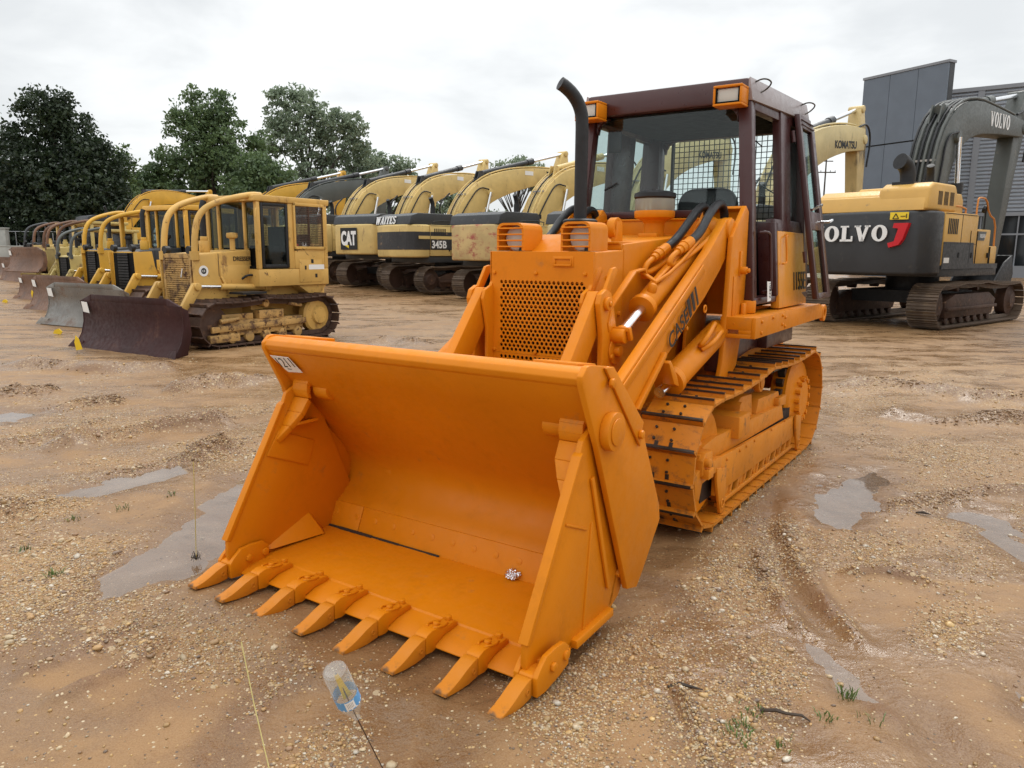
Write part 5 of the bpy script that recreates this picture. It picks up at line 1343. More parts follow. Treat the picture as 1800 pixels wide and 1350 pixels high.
def gz_np(x, y):
    t = np.clip((y-24)/22, 0, 1); u = np.clip((y-46)/18, 0, 1)
    return .5*t*t*(3-2*t) + u*u*(3-2*u)
def PLEV(p):
    c = sum(p, Vector())/len(p); return gz(c.x, c.y)-.018
def ground_fields(x, y):
    near = np.clip(1-(np.hypot(x, y-3)-9)/10, 0, 1)
    z = gz_np(x, y) + (fbm(x, y, .22, 3, 5)-.5)*.10*np.clip(np.hypot(x, y)/14, .15, 1.0)
    # flow-stretched ripples
    ca, sa = math.cos(.9), math.sin(.9); u = x*ca+y*sa; v = -x*sa+y*ca
    z += (fbm(u*.8, v*3.2, .9, 4, 9)-.5)*.030*near + (fbm(x, y, 6, 3, 13)-.5)*.010*near
    ridge = np.zeros(x.shape)
    n1 = fbm(x, y, 3.2, 4, 21)
    for pts, w, h in RIDGES:
        d, t = seg_dist(x, y, pts); e = np.exp(-(d/(w*(.6+.9*n1)))**2)*np.clip(np.minimum(t, 1-t)*8, 0, 1)
        z += 2.2*h*e*(.12+1.75*n1); ridge = np.maximum(ridge, e)
        d2, _ = seg_dist(x, y, [p+Vector((.05,-.30,0)) for p in pts]); z -= .35*h*np.exp(-(d2/(w*1.4))**2)
    Ux, Uy = math.cos(R(-124.104)), math.sin(R(-124.104)); lu = (x+.7704)*Ux+(y-3.3303)*Uy; lv = -(x+.7704)*Uy+(y-3.3303)*Ux
    z += .030*np.exp(-((lu-.24)/.16)**2)*np.exp(-np.maximum(np.abs(lv)-1.0,0)**2/.04)*(.55+.9*fbm(x,y,5,3,77))
    z -= .02*np.exp(-((lu+.35)/.25)**2)*(np.abs(lv) < 1.0)
    chan = np.zeros(x.shape)
    for pts, w, h in CHAN:
        d, t = seg_dist(x + (fbm(x, y, 2.0, 3, 31)-.5)*.25, y + (fbm(x, y, 2.0, 3, 37)-.5)*.25, pts); e = np.exp(-(d/w)**2)
        z -= h*e; chan = np.maximum(chan, np.exp(-(d/(w*2.0))**2))
    wet = np.zeros(x.shape)
    jit = .12*np.clip(np.hypot(x, y)/5, .5, 4)
    xj = x+(fbm(x, y, 5, 4, 41)-.5)*jit*2; yj = y+(fbm(x, y, 5, 4, 43)-.5)*jit*2
    for p in PUD:
        ins = inpoly(xj, yj, p); d, _ = seg_dist(xj, yj, p+[p[0]])
        sd = np.where(ins, -d, d); k = np.clip(np.hypot(x, y)/6, .5, 2.5)
        wet = np.maximum(wet, 1/(1+np.exp(np.clip(sd/(.05*k), -30, 30)))); chan = np.maximum(chan, np.exp(-(np.maximum(sd,0)/(.22*k))**2)*.9)
        w_ = np.where(sd < 0, 1.0, np.exp(-(np.maximum(sd,0)/(.28*k))**2)); tgt = PLEV(p) + np.clip(sd/k, -.25, .25)*.14*k; z = z*(1-w_) + tgt*w_
    grav = field(GRAV, x, y); bare = field(BARE, x, y)
    g = np.clip(grav*.9 + (fbm(u*.6, v*1.8, 1.1, 4, 51)-.50)*1.9 + .10 + ridge*.45 - bare*.75 - wet*1.2, 0, 1)
    g *= np.clip(.35+1.4*fbm(x, y, 4.5, 3, 57), 0, 1)
    return z, ridge, chan, wet, np.clip(g, 0, 1)

# ---- ground sheet (fine near the loader, coarse far away, reaching the horizon)
def axis(lo, hi, d, far_lo, far_hi, k=1.09):
    a = list(np.arange(lo, hi, d)); st = d; x = hi
    while x < far_hi: a.append(x); st *= k; x += st
    b = []; st = d; x = lo-d
    while x > far_lo: b.append(x); st *= k; x -= st
    return np.array(b[::-1]+a)
gx_ = axis(-4.2, 4.6, .022, -700, 700, 1.035); gy_ = axis(1.6, 7.5, .020, -60, 900, 1.026)
GX, GY = np.meshgrid(gx_, gy_)
gzv, ridge, chan, wet, grav = ground_fields(GX, GY)
nx, ny = len(gx_), len(gy_)
me = bpy.data.meshes.new('ground')
co = np.stack([GX, GY, gzv], -1).reshape(-1, 3).astype(np.float32)
idx = np.arange(nx*ny).reshape(ny, nx)
qd = np.stack([idx[:-1,:-1], idx[:-1,1:], idx[1:,1:], idx[1:,:-1]], -1).reshape(-1, 4)
me.vertices.add(len(co)); me.vertices.foreach_set('co', co.ravel())
me.loops.add(qd.size); me.loops.foreach_set('vertex_index', qd.ravel().astype(np.int32))
me.polygons.add(len(qd)); me.polygons.foreach_set('loop_start', (np.arange(len(qd))*4).astype(np.int32))
me.polygons.foreach_set('use_smooth', np.ones(len(qd), bool))
me.update(); me.validate()
at = me.attributes.new('soil', 'FLOAT_COLOR', 'POINT')
at.data.foreach_set('color', np.stack([ridge, np.maximum(chan, wet), grav, wet], -1).reshape(-1).astype(np.float32))
ground = link(bpy.data.objects.new('ground', me)); tag(ground, kind='structure')
m, nt, b, out = newmat('wet_sandy_gravel')
a_ = N(nt, 'ShaderNodeAttribute', attribute_name='soil'); sp = N(nt, 'ShaderNodeSeparateColor'); nt.links.new(a_.outputs['Color'], sp.inputs[0])
RID, CHN, GRV, WET = sp.outputs[0], sp.outputs[1], sp.outputs[2], a_.outputs['Alpha']
oc = N(nt, 'ShaderNodeTexCoord').outputs['Object']
nA = noise(nt, oc, .35, 6, .6); nB = noise(nt, oc, 3.0, 7, .62); nC = noise(nt, oc, 40, 5, .6); nD = noise(nt, oc, 170, 3, .6)
sand = mixc(nt, ramp(nt, nA, .35, .65), (.282,.158,.068), (.230,.120,.046))
sand = mixc(nt, ramp(nt, nB, .35, .70), sand, (.172,.084,.031))
mud = mixc(nt, ramp(nt, nB, .3, .7), (.165,.086,.037), (.125,.057,.022))
c = mixc(nt, ramp(nt, CHN, .15, .8), sand, mud)
c = mixc(nt, math_(nt, 'MULTIPLY', ramp(nt, RID, .12, .6), ramp(nt, nB, .25, .55)), c, (.135,.062,.028))
red = ramp(nt, noise(nt, oc, 1.4, 5, .6), .66, .76, 0, .65); c = mixc(nt, red, c, (.19,.062,.020))
mp2 = N(nt, 'ShaderNodeMapping'); mp2.inputs['Rotation'].default_value = (0,0,-.9); mp2.inputs['Scale'].default_value = (.55,1.7,1); nt.links.new(oc, mp2.inputs[0])
gl_ = math_(nt, 'MULTIPLY', ramp(nt, noise(nt, mp2.outputs[0], .75, 6, .62, .8), .43, .57), math_(nt, 'SUBTRACT', 1.0, ramp(nt, GRV, .25, .7)))
c = mixc(nt, math_(nt, 'MULTIPLY', gl_, .75), c, mixc(nt, nB, (.182,.098,.044), (.115,.054,.021)))
c = mixc(nt, ramp(nt, nD, .25, .8, 0, .35), c, (.44,.29,.15), 'MIX')
# pebbles drawn for the small grit between the modelled stones
vo = N(nt, 'ShaderNodeTexVoronoi', Scale=75.0, Randomness=1.0); nt.links.new(oc, vo.inputs['Vector'])
vc = N(nt, 'ShaderNodeSeparateColor'); nt.links.new(vo.outputs['Color'], vc.inputs[0])
peb = math_(nt, 'MULTIPLY', math_(nt, 'LESS_THAN', vo.outputs['Distance'], .42), math_(nt, 'LESS_THAN', vc.outputs[0], math_(nt, 'MULTIPLY', math_(nt, 'ADD', GRV, .06), .75)))
pc = mixc(nt, vc.outputs[1], (.42,.26,.10), (.52,.43,.30)); pc = mixc(nt, ramp(nt, vc.outputs[2], .72, .8), pc, (.12,.085,.06))
c = mixc(nt, peb, c, pc)
vo2 = N(nt, 'ShaderNodeTexVoronoi', Scale=22.0, Randomness=1.0); nt.links.new(oc, vo2.inputs['Vector'])
vc2 = N(nt, 'ShaderNodeSeparateColor'); nt.links.new(vo2.outputs['Color'], vc2.inputs[0])
peb2 = math_(nt, 'MULTIPLY', math_(nt, 'LESS_THAN', vo2.outputs['Distance'], .36), math_(nt, 'LESS_THAN', vc2.outputs[0], math_(nt, 'MULTIPLY', GRV, .35)))
c = mixc(nt, math_(nt, 'MULTIPLY', peb2, .8), c, mixc(nt, vc2.outputs[1], (.38,.24,.10), (.46,.37,.24)))
nt.links.new(c, b.inputs['Base Color'])
rgh = math_(nt, 'SUBTRACT', math_(nt, 'SUBTRACT', ramp(nt, nB, .3, .7, .62, .40), math_(nt, 'MULTIPLY', CHN, .14)), math_(nt, 'MULTIPLY', WET, .16))
rgh = math_(nt, 'MAXIMUM', math_(nt, 'SUBTRACT', rgh, math_(nt, 'MULTIPLY', gl_, .27)), .13)
nt.links.new(rgh, b.inputs['Roughness'])
b.inputs['Specular IOR Level'].default_value = .32
hh = math_(nt, 'ADD', math_(nt, 'MULTIPLY', nC, .55), math_(nt, 'ADD', math_(nt, 'MULTIPLY', peb, math_(nt, 'SUBTRACT', .5, vo.outputs['Distance'])), math_(nt, 'MULTIPLY', peb2, .8)))
hh = math_(nt, 'ADD', hh, math_(nt, 'MULTIPLY', nD, .2))
bp = N(nt, 'ShaderNodeBump', Strength=.55, Distance=.012); nt.links.new(hh, bp.inputs['Height']); nt.links.new(math_(nt, 'SUBTRACT', .6, math_(nt, 'MULTIPLY', gl_, .45)), bp.inputs['Strength'])
bp2 = N(nt, 'ShaderNodeBump', Strength=.5, Distance=.08); nt.links.new(nB, bp2.inputs['Height']); nt.links.new(bp.outputs[0], bp2.inputs['Normal'])
nt.links.new(bp2.outputs[0], b.inputs['Normal'])
me.materials.append(m)

# ---- puddles: flat muddy water lying in the hollows
mw, nt, b, out = newmat('muddy_water'); oc = N(nt, 'ShaderNodeTexCoord').outputs['Object']
nt.links.new(mixc(nt, ramp(nt, noise(nt, oc, 2.5, 6, .6), .35, .65), (.22,.14,.085), (.30,.215,.15)), b.inputs['Base Color'])
b.inputs['Roughness'].default_value = .5; b.inputs['Specular IOR Level'].default_value = 0
tr_ = N(nt, 'ShaderNodeBsdfTransparent'); m1 = nt.nodes.new('ShaderNodeMixShader'); nt.links.new(ramp(nt, noise(nt, oc, 1.8, 5, .6, .5), .35, .65, .18, .62), m1.inputs[0]); nt.links.new(tr_.outputs[0], m1.inputs[1]); nt.links.new(b.outputs[0], m1.inputs[2])
gl = N(nt, 'ShaderNodeBsdfGlossy', Roughness=.03); m2 = nt.nodes.new('ShaderNodeMixShader'); nt.links.new(facing(nt, .11, .89), m2.inputs[0]); nt.links.new(m1.outputs[0], m2.inputs[1]); nt.links.new(gl.outputs[0], m2.inputs[2])
bw = N(nt, 'ShaderNodeBump', Strength=.03, Distance=.01); nt.links.new(noise(nt, oc, 7, 3), bw.inputs['Height']); nt.links.new(bw.outputs[0], gl.inputs['Normal'])
nt.links.new(m2.outputs[0], out.inputs[0])
for p in PUD:
    c = sum(p, Vector())/len(p); kk = min(max(c.length/6, .5), 2.5); big = [q+(q-c).normalized()*.13*kk for q in p]
    xs = np.array([q.x for q in p]+[c.x]); ys = np.array([q.y for q in p]+[c.y])
    X2, Y2 = np.meshgrid(np.linspace(xs.min(), xs.max(), 40), np.linspace(ys.min(), ys.max(), 40))
    lev = PLEV(p)+.001
    bb = MB(); bb.add([(q.x, q.y, lev) for q in big], [tuple(range(len(big)))]); tag(bb.build('puddle', mw, smooth=False), kind='structure')

# ---- loose stones: one scattered mesh of thousands of pebbles
def ico(sub):
    bm = bmesh.new(); bmesh.ops.create_icosphere(bm, subdivisions=sub, radius=1)
    v = np.array([q.co[:] for q in bm.verts]); f = np.array([[w.index for w in q.verts] for q in bm.faces]); bm.free(); return v, f
def scatter(name, n, sub, rlo, rhi, area, seed, power, clod=False):
    rg = np.random.default_rng(seed)
    xs, ys = [], []
    tot = 0
    while tot < n:
        k = 200000
        x = rg.uniform(area[0], area[1], k); y = rg.uniform(area[2], area[3], k)
        gf = ground_fields(x, y); g = np.clip(gf[1]*1.1-.18, 0, 1)*.8*np.clip(fbm(x, y, 1.7, 3, 91)*3.2-1.35, 0, 1)*(gf[3] < .15) if clod else gf[4]
        d = np.hypot(x, y)
        keep = (rg.random(k) < (g**1.25+(0 if clod else .012))*np.minimum(1, (3.0/d)**power)) & (np.abs(x) < .80*y+.4)
        xs.append(x[keep]); ys.append(y[keep]); tot += keep.sum()
    x = np.concatenate(xs)[:n]; y = np.concatenate(ys)[:n]
    z = ground_fields(x, y)[0]
    r = np.exp(rg.normal(math.log(rlo), .38, n)).clip(rlo*.45, rhi)
    V, Fc = ico(sub); nv = len(V)
    sc = r[:,None]*np.stack([rg.uniform(.8,1.45,n), rg.uniform(.7,1.1,n), rg.uniform(.45,.8,n)], -1)
    a = rg.uniform(0, 6.283, n); tl = rg.normal(0, .25, n)
    P_ = V[None]*sc[:,None,:]*(1+rg.normal(0,.10,(n,nv,1)))
    ca, sa = np.cos(a)[:,None], np.sin(a)[:,None]; ct, st_ = np.cos(tl)[:,None], np.sin(tl)[:,None]
    X = P_[...,0]*ct+P_[...,2]*st_; Z = -P_[...,0]*st_+P_[...,2]*ct; Y = P_[...,1]
    Q = np.stack([X*ca-Y*sa+x[:,None], X*sa+Y*ca+y[:,None], Z+(z+r*.18)[:,None]], -1).reshape(-1,3).astype(np.float32)
    FF = (Fc[None]+(np.arange(n)*nv)[:,None,None]).reshape(-1,3)
    me = bpy.data.meshes.new(name)
    me.vertices.add(len(Q)); me.vertices.foreach_set('co', Q.ravel())
    me.loops.add(FF.size); me.loops.foreach_set('vertex_index', FF.ravel().astype(np.int32))
    me.polygons.add(len(FF)); me.polygons.foreach_set('loop_start', (np.arange(len(FF))*3).astype(np.int32)); me.polygons.foreach_set('use_smooth', np.ones(len(FF), bool))
    me.update()
    pal = np.array([(.20,.11,.052),(.25,.145,.07),(.16,.085,.04),(.30,.19,.10)]) if clod else np.array([(.50,.33,.13),(.42,.25,.09),(.56,.44,.27),(.52,.42,.28),(.36,.22,.10),(.30,.17,.09),(.17,.12,.09),(.58,.52,.42),(.44,.26,.10),(.38,.22,.08),(.48,.30,.11),(.46,.36,.22)])
    cc = pal[rg.integers(0, len(pal), n)]*rg.uniform(.65,1.15,(n,1))
    col = np.concatenate([np.repeat(cc, nv, 0), np.ones((n*nv,1))], 1).astype(np.float32)
    at = me.attributes.new('stone', 'FLOAT_COLOR', 'POINT'); at.data.foreach_set('color', col.ravel())
    return me
ms, nt, b, out = newmat('wet_pebbles'); a_ = N(nt, 'ShaderNodeAttribute', attribute_name='stone'); oc = N(nt, 'ShaderNodeTexCoord').outputs['Object']
nt.links.new(mixc(nt, ramp(nt, noise(nt, oc, 120, 3), .35, .7, 0, .5), a_.outputs['Color'], (.30,.19,.10)), b.inputs['Base Color']); b.inputs['Roughness'].default_value = .38
for i, (n, sub, r0, r1, area, pw) in enumerate(((95000,1,.0037,.009,(-5,5.2,2.1,9.5),1.1),(5500,2,.0082,.019,(-6,6.5,2.1,13),.9))):
    me_ = scatter('gravel', n, sub, r0, r1, area, 5+i, pw); me_.materials.append(ms)
    o = link(bpy.data.objects.new('gravel', me_)); tag(o, 'loose wet tan and brown pebbles strewn over the muddy yard' if i == 0 else 'larger loose stones lying among the finer gravel', 'gravel', kind='stuff')

me_ = scatter('clods', 3200, 2, .008, .038, (-9,9,3,16), 21, .5, True); me_.materials.append(ms)
tag(link(bpy.data.objects.new('clods', me_)), 'dark red-brown mud clods along the wheel ruts', 'clods', kind='stuff')

# ---- small grass tufts, twigs
b = MB(); rr = random.Random(4)
for (px, py, n, h) in ((1285,1285,26,.045),(1305,1275,22,.05),(1310,1250,14,.03),(1450,1265,18,.035),(1490,1220,20,.04),(1375,1310,14,.04),(1300,1300,14,.04),(1530,1265,10,.05),(130,912,20,.05),(95,1010,30,.06),(300,870,14,.06),(40,968,16,.05),(215,895,12,.06),(350,800,14,.05),(1340,1250,12,.03),(1490,1222,8,.03)):
    p = at_z(px, py)
    for k in range(n):
        a = rr.random()*6.28; d = rr.random()*.05; x, y = p.x+math.cos(a)*d, p.y+math.sin(a)*d
        w = .0025+.002*rr.random(); hh_ = .6*h*(.4+.8*rr.random()); l = (rr.random()-.5)*h*1.4; l2 = (rr.random()-.5)*h*1.4; a2 = rr.random()*3.14
        wx, wy = w*math.cos(a2), w*math.sin(a2)
        b.add([(x-wx,y-wy,-.02),(x+wx,y+wy,-.02),(x+wx*.7+l*.5,y+wy*.7+l2*.5,hh_*.6),(x-wx*.7+l*.5,y-wy*.7+l2*.5,hh_*.6),(x+l,y+l2,hh_)], [(0,1,2,3),(3,2,4)])
tag(b.build('grass', paint('grass_blades',(.10,.15,.04),.5,.3), smooth=False), 'sparse short green grass sprouting from the wet gravel', 'grass', kind='stuff')
def stick_thing(name, label, cat, pts, r, mat):
    b = MB(); b.tube(pts, r, 6); return tag(b.build(name, mat), label, cat)
bark = paint('wet_bark', (.045,.03,.02), .6, .3)
p = at_z(1195,1212); stick_thing('twig', 'dark wet twig lying on the gravel right of the bucket', 'twig', [(p.x-.05,p.y,.012),(p.x+.0,p.y+.01,.02),(p.x+.05,p.y-.005,.015),(p.x+.09,p.y-.02,.012)], [.007,.009,.006,.002], bark)
p = at_z(1622,905); stick_thing('bark_chip', 'small dark bark chip on the mud right of the loader track', 'bark chip', [(p.x-.04,p.y+.02,.012),(p.x,p.y,.018),(p.x+.045,p.y-.02,.01)], [.004,.011,.003], bark)
p = at_z(1380,1262); stick_thing('root', 'brown crooked root poking from the mud at lower right', 'root', [(p.x-.08,p.y+.05,.0),(p.x-.03,p.y+.02,.02),(p.x+.01,p.y+.01,.012),(p.x+.06,p.y-.01,.018),(p.x+.09,p.y-.02,.0)], [.006,.008,.006,.006,.003], bark)

# ---- foil in the bucket, bottle on its wire, stakes, pin flags
W0 = Matrix.Translation(LO) @ Matrix.Rotation(LA, 4, 'Z')
p = at_z(902,1008,.125)
b = MB(); bm = bmesh.new(); bmesh.ops.create_icosphere(bm, subdivisions=4, radius=.036)
rf = random.Random(2)
for v in bm.verts:
    n_ = Vector(v.co).normalized(); k = .78+.34*abs(math.sin(n_.x*7+n_.y*5)*math.cos(n_.z*8+n_.x*3))+rf.uniform(-.09,.09); v.co = v.co*k; v.co.z *= .72; v.co.x *= 1.2
bm.verts.index_update(); b.add([v.co[:] for v in bm.verts], [[w.index for w in f.verts] for f in bm.faces]); bm.free()
mf, nt, bs, out = newmat('foil'); setc(bs,(.75,.75,.77)); bs.inputs['Metallic'].default_value=1; bs.inputs['Roughness'].default_value=.22
tag(b.build('crumpled_foil', mf, loc=(p.x,p.y,.122), smooth=False), 'crumpled ball of silver foil lying on the loader bucket floor', 'foil')

wire = paint('rusty_wire', (.06,.035,.025), .6, .2); yellow_plastic = paint('yellow_flag', (.75,.50,.02), .5, .06)
base = at_z(712,1440); neck = at_z(627,1261,.66)
r_ = rayp(581,1164); best = min((abs((EYE+r_*t_-neck).length-.215), t_) for t_ in np.linspace(1.2, (neck-EYE).length/r_.length+.02, 200)); end = EYE+r_*best[1]
ax = (end-neck).normalized(); L = (end-neck).length
bot = tag(empty('plastic_bottle', neck), 'clear crushed plastic bottle with blue and white label, upside down on a marker flag wire', 'bottle')
rot = ax.to_track_quat('Z', 'Y').to_matrix().to_4x4()
k = L/.205*.88
mp_, nt, bs, out = newmat('clear_plastic'); nt.nodes.remove(bs)
tr_ = N(nt,'ShaderNodeBsdfTransparent'); tr_.inputs[0].default_value=(.93,.95,.95,1); gl_=N(nt,'ShaderNodeBsdfGlossy',Roughness=.12); df_=N(nt,'ShaderNodeBsdfDiffuse'); df_.inputs[0].default_value=(.75,.75,.73,1)
m1=nt.nodes.new('ShaderNodeMixShader'); m1.inputs[0].default_value=.14; nt.links.new(tr_.outputs[0],m1.inputs[1]); nt.links.new(df_.outputs[0],m1.inputs[2])
m2=nt.nodes.new('ShaderNodeMixShader'); nt.links.new(facing(nt,.04,.8),m2.inputs[0]); nt.links.new(m1.outputs[0],m2.inputs[1]); nt.links.new(gl_.outputs[0],m2.inputs[2]); nt.links.new(m2.outputs[0],out.inputs[0])
prof = [(.010,0),(.012,.012),(.013,.018),(.018,.03),(.027,.050),(.031,.066),(.0315,.075)]
z_ = .112
prof += [(.0315,.108)]
for i in range(9): prof += [(.0318,z_),(.0295,z_+.0045)]; z_ += .0095
prof += [(.030,.2),(.024,.205),(.004,.20)]
b = MB(); b.lathe(prof, n=28); b.build('shell', mp_, bot, xf=rot @ Matrix.Scale(k,4))
b = MB(); b.cyl((0,0,.074),(0,0,.109),.0322,n=28,caps=False); lab = b.build('label', paint('blue_label',(.10,.32,.62),.4,.05), bot, xf=rot @ Matrix.Scale(k,4))
side_dir = (rot.inverted().to_3x3() @ (EYE-neck)).normalized(); a0 = math.atan2(side_dir.y, side_dir.x)
def patch(name, z0, z1, da, db, r, mat):
    b = MB(); n = 8; vs = []
    for i in range(n+1):
        a = a0+da+(db-da)*i/n
        for z in (z0, z1): vs.append((r*math.cos(a), r*math.sin(a), z))
    b.add(vs, [(2*i,2*i+2,2*i+3,2*i+1) for i in range(n)]); return b.build(name, mat, lab, xf=rot @ Matrix.Scale(k,4))
patch('label_panel', .078,.106,-.45,.35,.03245, M['white'])
patch('label_band', .074,.079,-1.5,1.5,.03235, M['white']); patch('label_band', .104,.109,-1.5,1.5,.03235, paint('light_blue',(.25,.55,.78),.4,.05))
for i in range(5): patch('label_mark', .083,.101,-.28+.11*i,-.28+.11*i+.022,.0326, M['lettering_black'])
b = MB(); b.tube([base, (base+neck)/2+Vector((.004,0,.004)), neck, neck+ax*.19*k], .0016, 6); tag(b.build('marker_wire', wire), 'thin rusty flag wire holding up the plastic bottle', 'wire')
b = MB(); pts = [(-.010,0,.085),(.016,.004,.085),(.012,.0,.10),(.004,-.006,.19),(-.006,.002,.18)]
b.add(pts+[(x,y+.001,z) for x,y,z in pts], [(0,1,2,3,4),(9,8,7,6,5)]); fl = b.build('marker_flag', yellow_plastic, None, loc=neck, xf=rot @ Matrix.Rotation(a0+1.57,4,'Z') @ Matrix.Scale(k,4), smooth=False); tag(fl, 'yellow marker flag folded up inside the clear bottle', 'flag')
cord = paint('pale_yellow_wire', (.50,.42,.16), .5, .1)
stick_thing('flag_wire', 'bare pale yellow flag wire leaning at the bottom left of the gravel', 'wire', [at_z(478,1372), at_y(447,1240,2.42), at_y(424,1128,2.50)], .0021, cord)
q = at_z(345,985); stick_thing('flag_wire', 'bare thin flag wire standing upright beside the puddle left of the bucket', 'wire', [q, at_y(343,900,q.y-.01), at_y(340,812,q.y-.02)], .0028, cord)
b = MB(); rr = random.Random(9)
for k_ in range(24):
    a = rr.random()*6.28; b.tube([(q.x,q.y,0),(q.x+.012*math.cos(a),q.y+.012*math.sin(a),.02+.04*rr.random()),(q.x+.028*math.cos(a),q.y+.028*math.sin(a),.03*rr.random())],.0016,4)
tag(b.build('weed', bark, smooth=False), 'small dark clump of dead weed round the upright wire', 'weed')
def pinflag(px, py, lab, lying=False, h=.30):
    p = at_z(px, py, 0); p.z = gz(p.x, p.y); t = tag(empty('pin_flag', p), lab, 'flag', 'yellow pin flags in the yard')
    b = MB()
    if lying: b.prism([(-.10,.02),(.06,.0),(.10,.06),(.03,.13),(-.06,.10)], -.01, .012)
    else: b.prism([(-.01,h-.22),(.10,h-.20),(.05,h-.02),(.0,h+.04),(-.03,h-.08)], -.004, .004)
    b.build('flag', yellow_plastic, t, smooth=False)
    b = MB(); b.tube([(0,0,0),(0,0,h)] if not lying else [(0,0,0),(.3,.05,.02)], .004, 5); b.build('wire', wire, t)
pinflag(136,624,'yellow pin flag standing at the left corner of the dark brown blade')
pinflag(58,534,'yellow pin flag standing by the rusty brown blade', h=.42)
pinflag(102,588,'yellow pin flag lying crumpled in front of the grey steel blade', True)
pinflag(9,533,'yellow pin flag lying at the far left edge of the yard', True)

# ---- trees
def leafmat(name, c1, c2):
    m, nt, b, out = newmat(name); oc = N(nt,'ShaderNodeTexCoord').outputs['Object']
    nt.links.new(mixc(nt, ramp(nt, noise(nt, oc, .5, 4), .35, .65), c1, c2), b.inputs['Base Color']); b.inputs['Roughness'].default_value = .55
    tl = N(nt,'ShaderNodeBsdfTranslucent'); tl.inputs[0].default_value = (*[x*1.3 for x in c2],1)
    mx = nt.nodes.new('ShaderNodeMixShader'); mx.inputs[0].default_value = .25; nt.links.new(b.outputs[0], mx.inputs[1]); nt.links.new(tl.outputs[0], mx.inputs[2]); nt.links.new(mx.outputs[0], out.inputs[0])
    return m
LEAF = [leafmat('dark_cedar_leaves',(.016,.028,.014),(.030,.050,.020)), leafmat('oak_leaves',(.075,.12,.055),(.115,.17,.065)), leafmat('pale_leaves',(.09,.14,.05),(.14,.20,.07)), leafmat('haze_tinted_leaves',(.16,.21,.14),(.22,.275,.18))]  # oak and palest greens lightened so the leaf colour stands in for haze
treebark = paint('tree_bark', (.06,.05,.042), .8, .3)
def tree(D, base_px, blobs, label, lm, n, leaf=.30, spread=.55, seed=1, name='broadleaf_tree', tuft=.5, grp=None):
    rg = np.random.default_rng(seed)
    bx = at_y(base_px, 445, D); base = Vector((bx.x, D, gz(bx.x, D)-.2))
    t = tag(empty(name, base), label, 'tree', grp)
    B_ = []
    for (px, py, rx, ry) in blobs:
        c = at_y(px, py, D); s_ = D/FPX
        B_.append((c.x, D+rg.uniform(-.25,.25)*rx*s_*2, c.z, rx*s_, ry*s_))
    vol = np.array([b_[3]**1.2*b_[4] for b_ in B_]); vol /= vol.sum()
    ncl = max(30, n//26)
    V_, F_ = [], []
    cl = []
    for i in rg.choice(len(B_), ncl, p=vol):
        x, y, z, rx, rz = B_[i]
        while True:
            v = rg.normal(size=3); v /= np.linalg.norm(v); r = rg.random()**.42
            break
        cl.append((x+v[0]*r*rx, y+v[1]*r*rx*.9, z+v[2]*r*rz))
    cl = np.array(cl); per = n//ncl
    P_ = np.repeat(cl, per, 0) + np.clip(rg.normal(size=(ncl*per,3)),-1.5,1.5)*np.repeat(rg.uniform(.5,1.3,(ncl,1)),per,0)*spread*np.array([1,1,.6])
    m_ = len(P_); s_ = rg.uniform(.5,1.25,m_)*leaf
    a = rg.normal(size=(m_,3)); a /= np.linalg.norm(a,axis=1)[:,None]; bvec = np.cross(a, rg.normal(size=(m_,3))); bvec /= np.linalg.norm(bvec,axis=1)[:,None]
    A_ = a*s_[:,None]; Bv = bvec*(s_*.55)[:,None]
    Q = np.stack([P_-A_, P_+Bv-A_*.1, P_+A_, P_-Bv-A_*.1], 1).reshape(-1,3)-np.array(base)
    me = bpy.data.meshes.new('crown'); FF = np.arange(m_*4).reshape(-1,4)
    me.vertices.add(len(Q)); me.vertices.foreach_set('co', Q.astype(np.float32).ravel()); me.loops.add(FF.size); me.loops.foreach_set('vertex_index', FF.ravel().astype(np.int32))
    me.polygons.add(m_); me.polygons.foreach_set('loop_start', (np.arange(m_)*4).astype(np.int32)); me.update()
    me.materials.append(lm); link(bpy.data.objects.new('crown', me), t)
    b = MB(); top = max(B_, key=lambda q: q[2]); h = top[2]-base.z
    b.tube([(0,0,0),(.1,0,h*.2),((top[0]-base.x)*.4,0,h*.5),((top[0]-base.x)*.85,0,h*.8)], [.38*h/14,.3*h/14,.2*h/14,.05], 10, smooth=1)
    for k in rg.choice(len(cl), min(26, len(cl)), replace=False):
        e = Vector(cl[k])-base; s0 = Vector((e.x*.15, e.y*.1, min(e.z*.55, h*.55))); b.tube([s0, s0*.5+e*.5+Vector((0,0,.25)), e], [.11*h/14,.06*h/14,.015], 6)
    b.build('trunk', treebark, t)
    return t
tree(66, 95, [(75,205,42,45),(95,175,25,22),(40,250,36,32),(110,240,48,50),(60,310,70,55),(150,285,45,45),(185,300,34,50),(130,350,95,60),(40,380,80,60),(190,370,42,50),(20,330,35,50),(115,410,100,40),(15,235,12,14),(165,262,20,18),(-20,400,50,50)], 'huge near-black evergreen tree at the left edge behind the bulldozers', LEAF[0], 56000, .19, .42, 1, 'evergreen_tree')
tree(70, 214, [(215,280,16,24),(222,320,16,26),(212,350,20,26),(232,300,9,14),(228,370,18,26)], 'thin light green tree fringing the right side of the dark evergreen', LEAF[2], 2600, .20, .36, 2)
tree(76, 375, [(338,170,13,18),(265,330,28,30),(252,368,24,30),(268,300,14,14),(328,205,26,26),(375,195,36,32),(395,225,36,34),(350,235,38,34),(310,225,16,18),(405,270,42,40),(360,285,52,40),(300,285,38,26),(283,320,38,26),(330,335,60,34),(420,320,45,40),(450,255,26,24),(295,228,10,14),(385,165,14,10)], 'tall dark green tree left of centre with a pointed top and a notch', LEAF[1], 25000, .20, .36, 3)
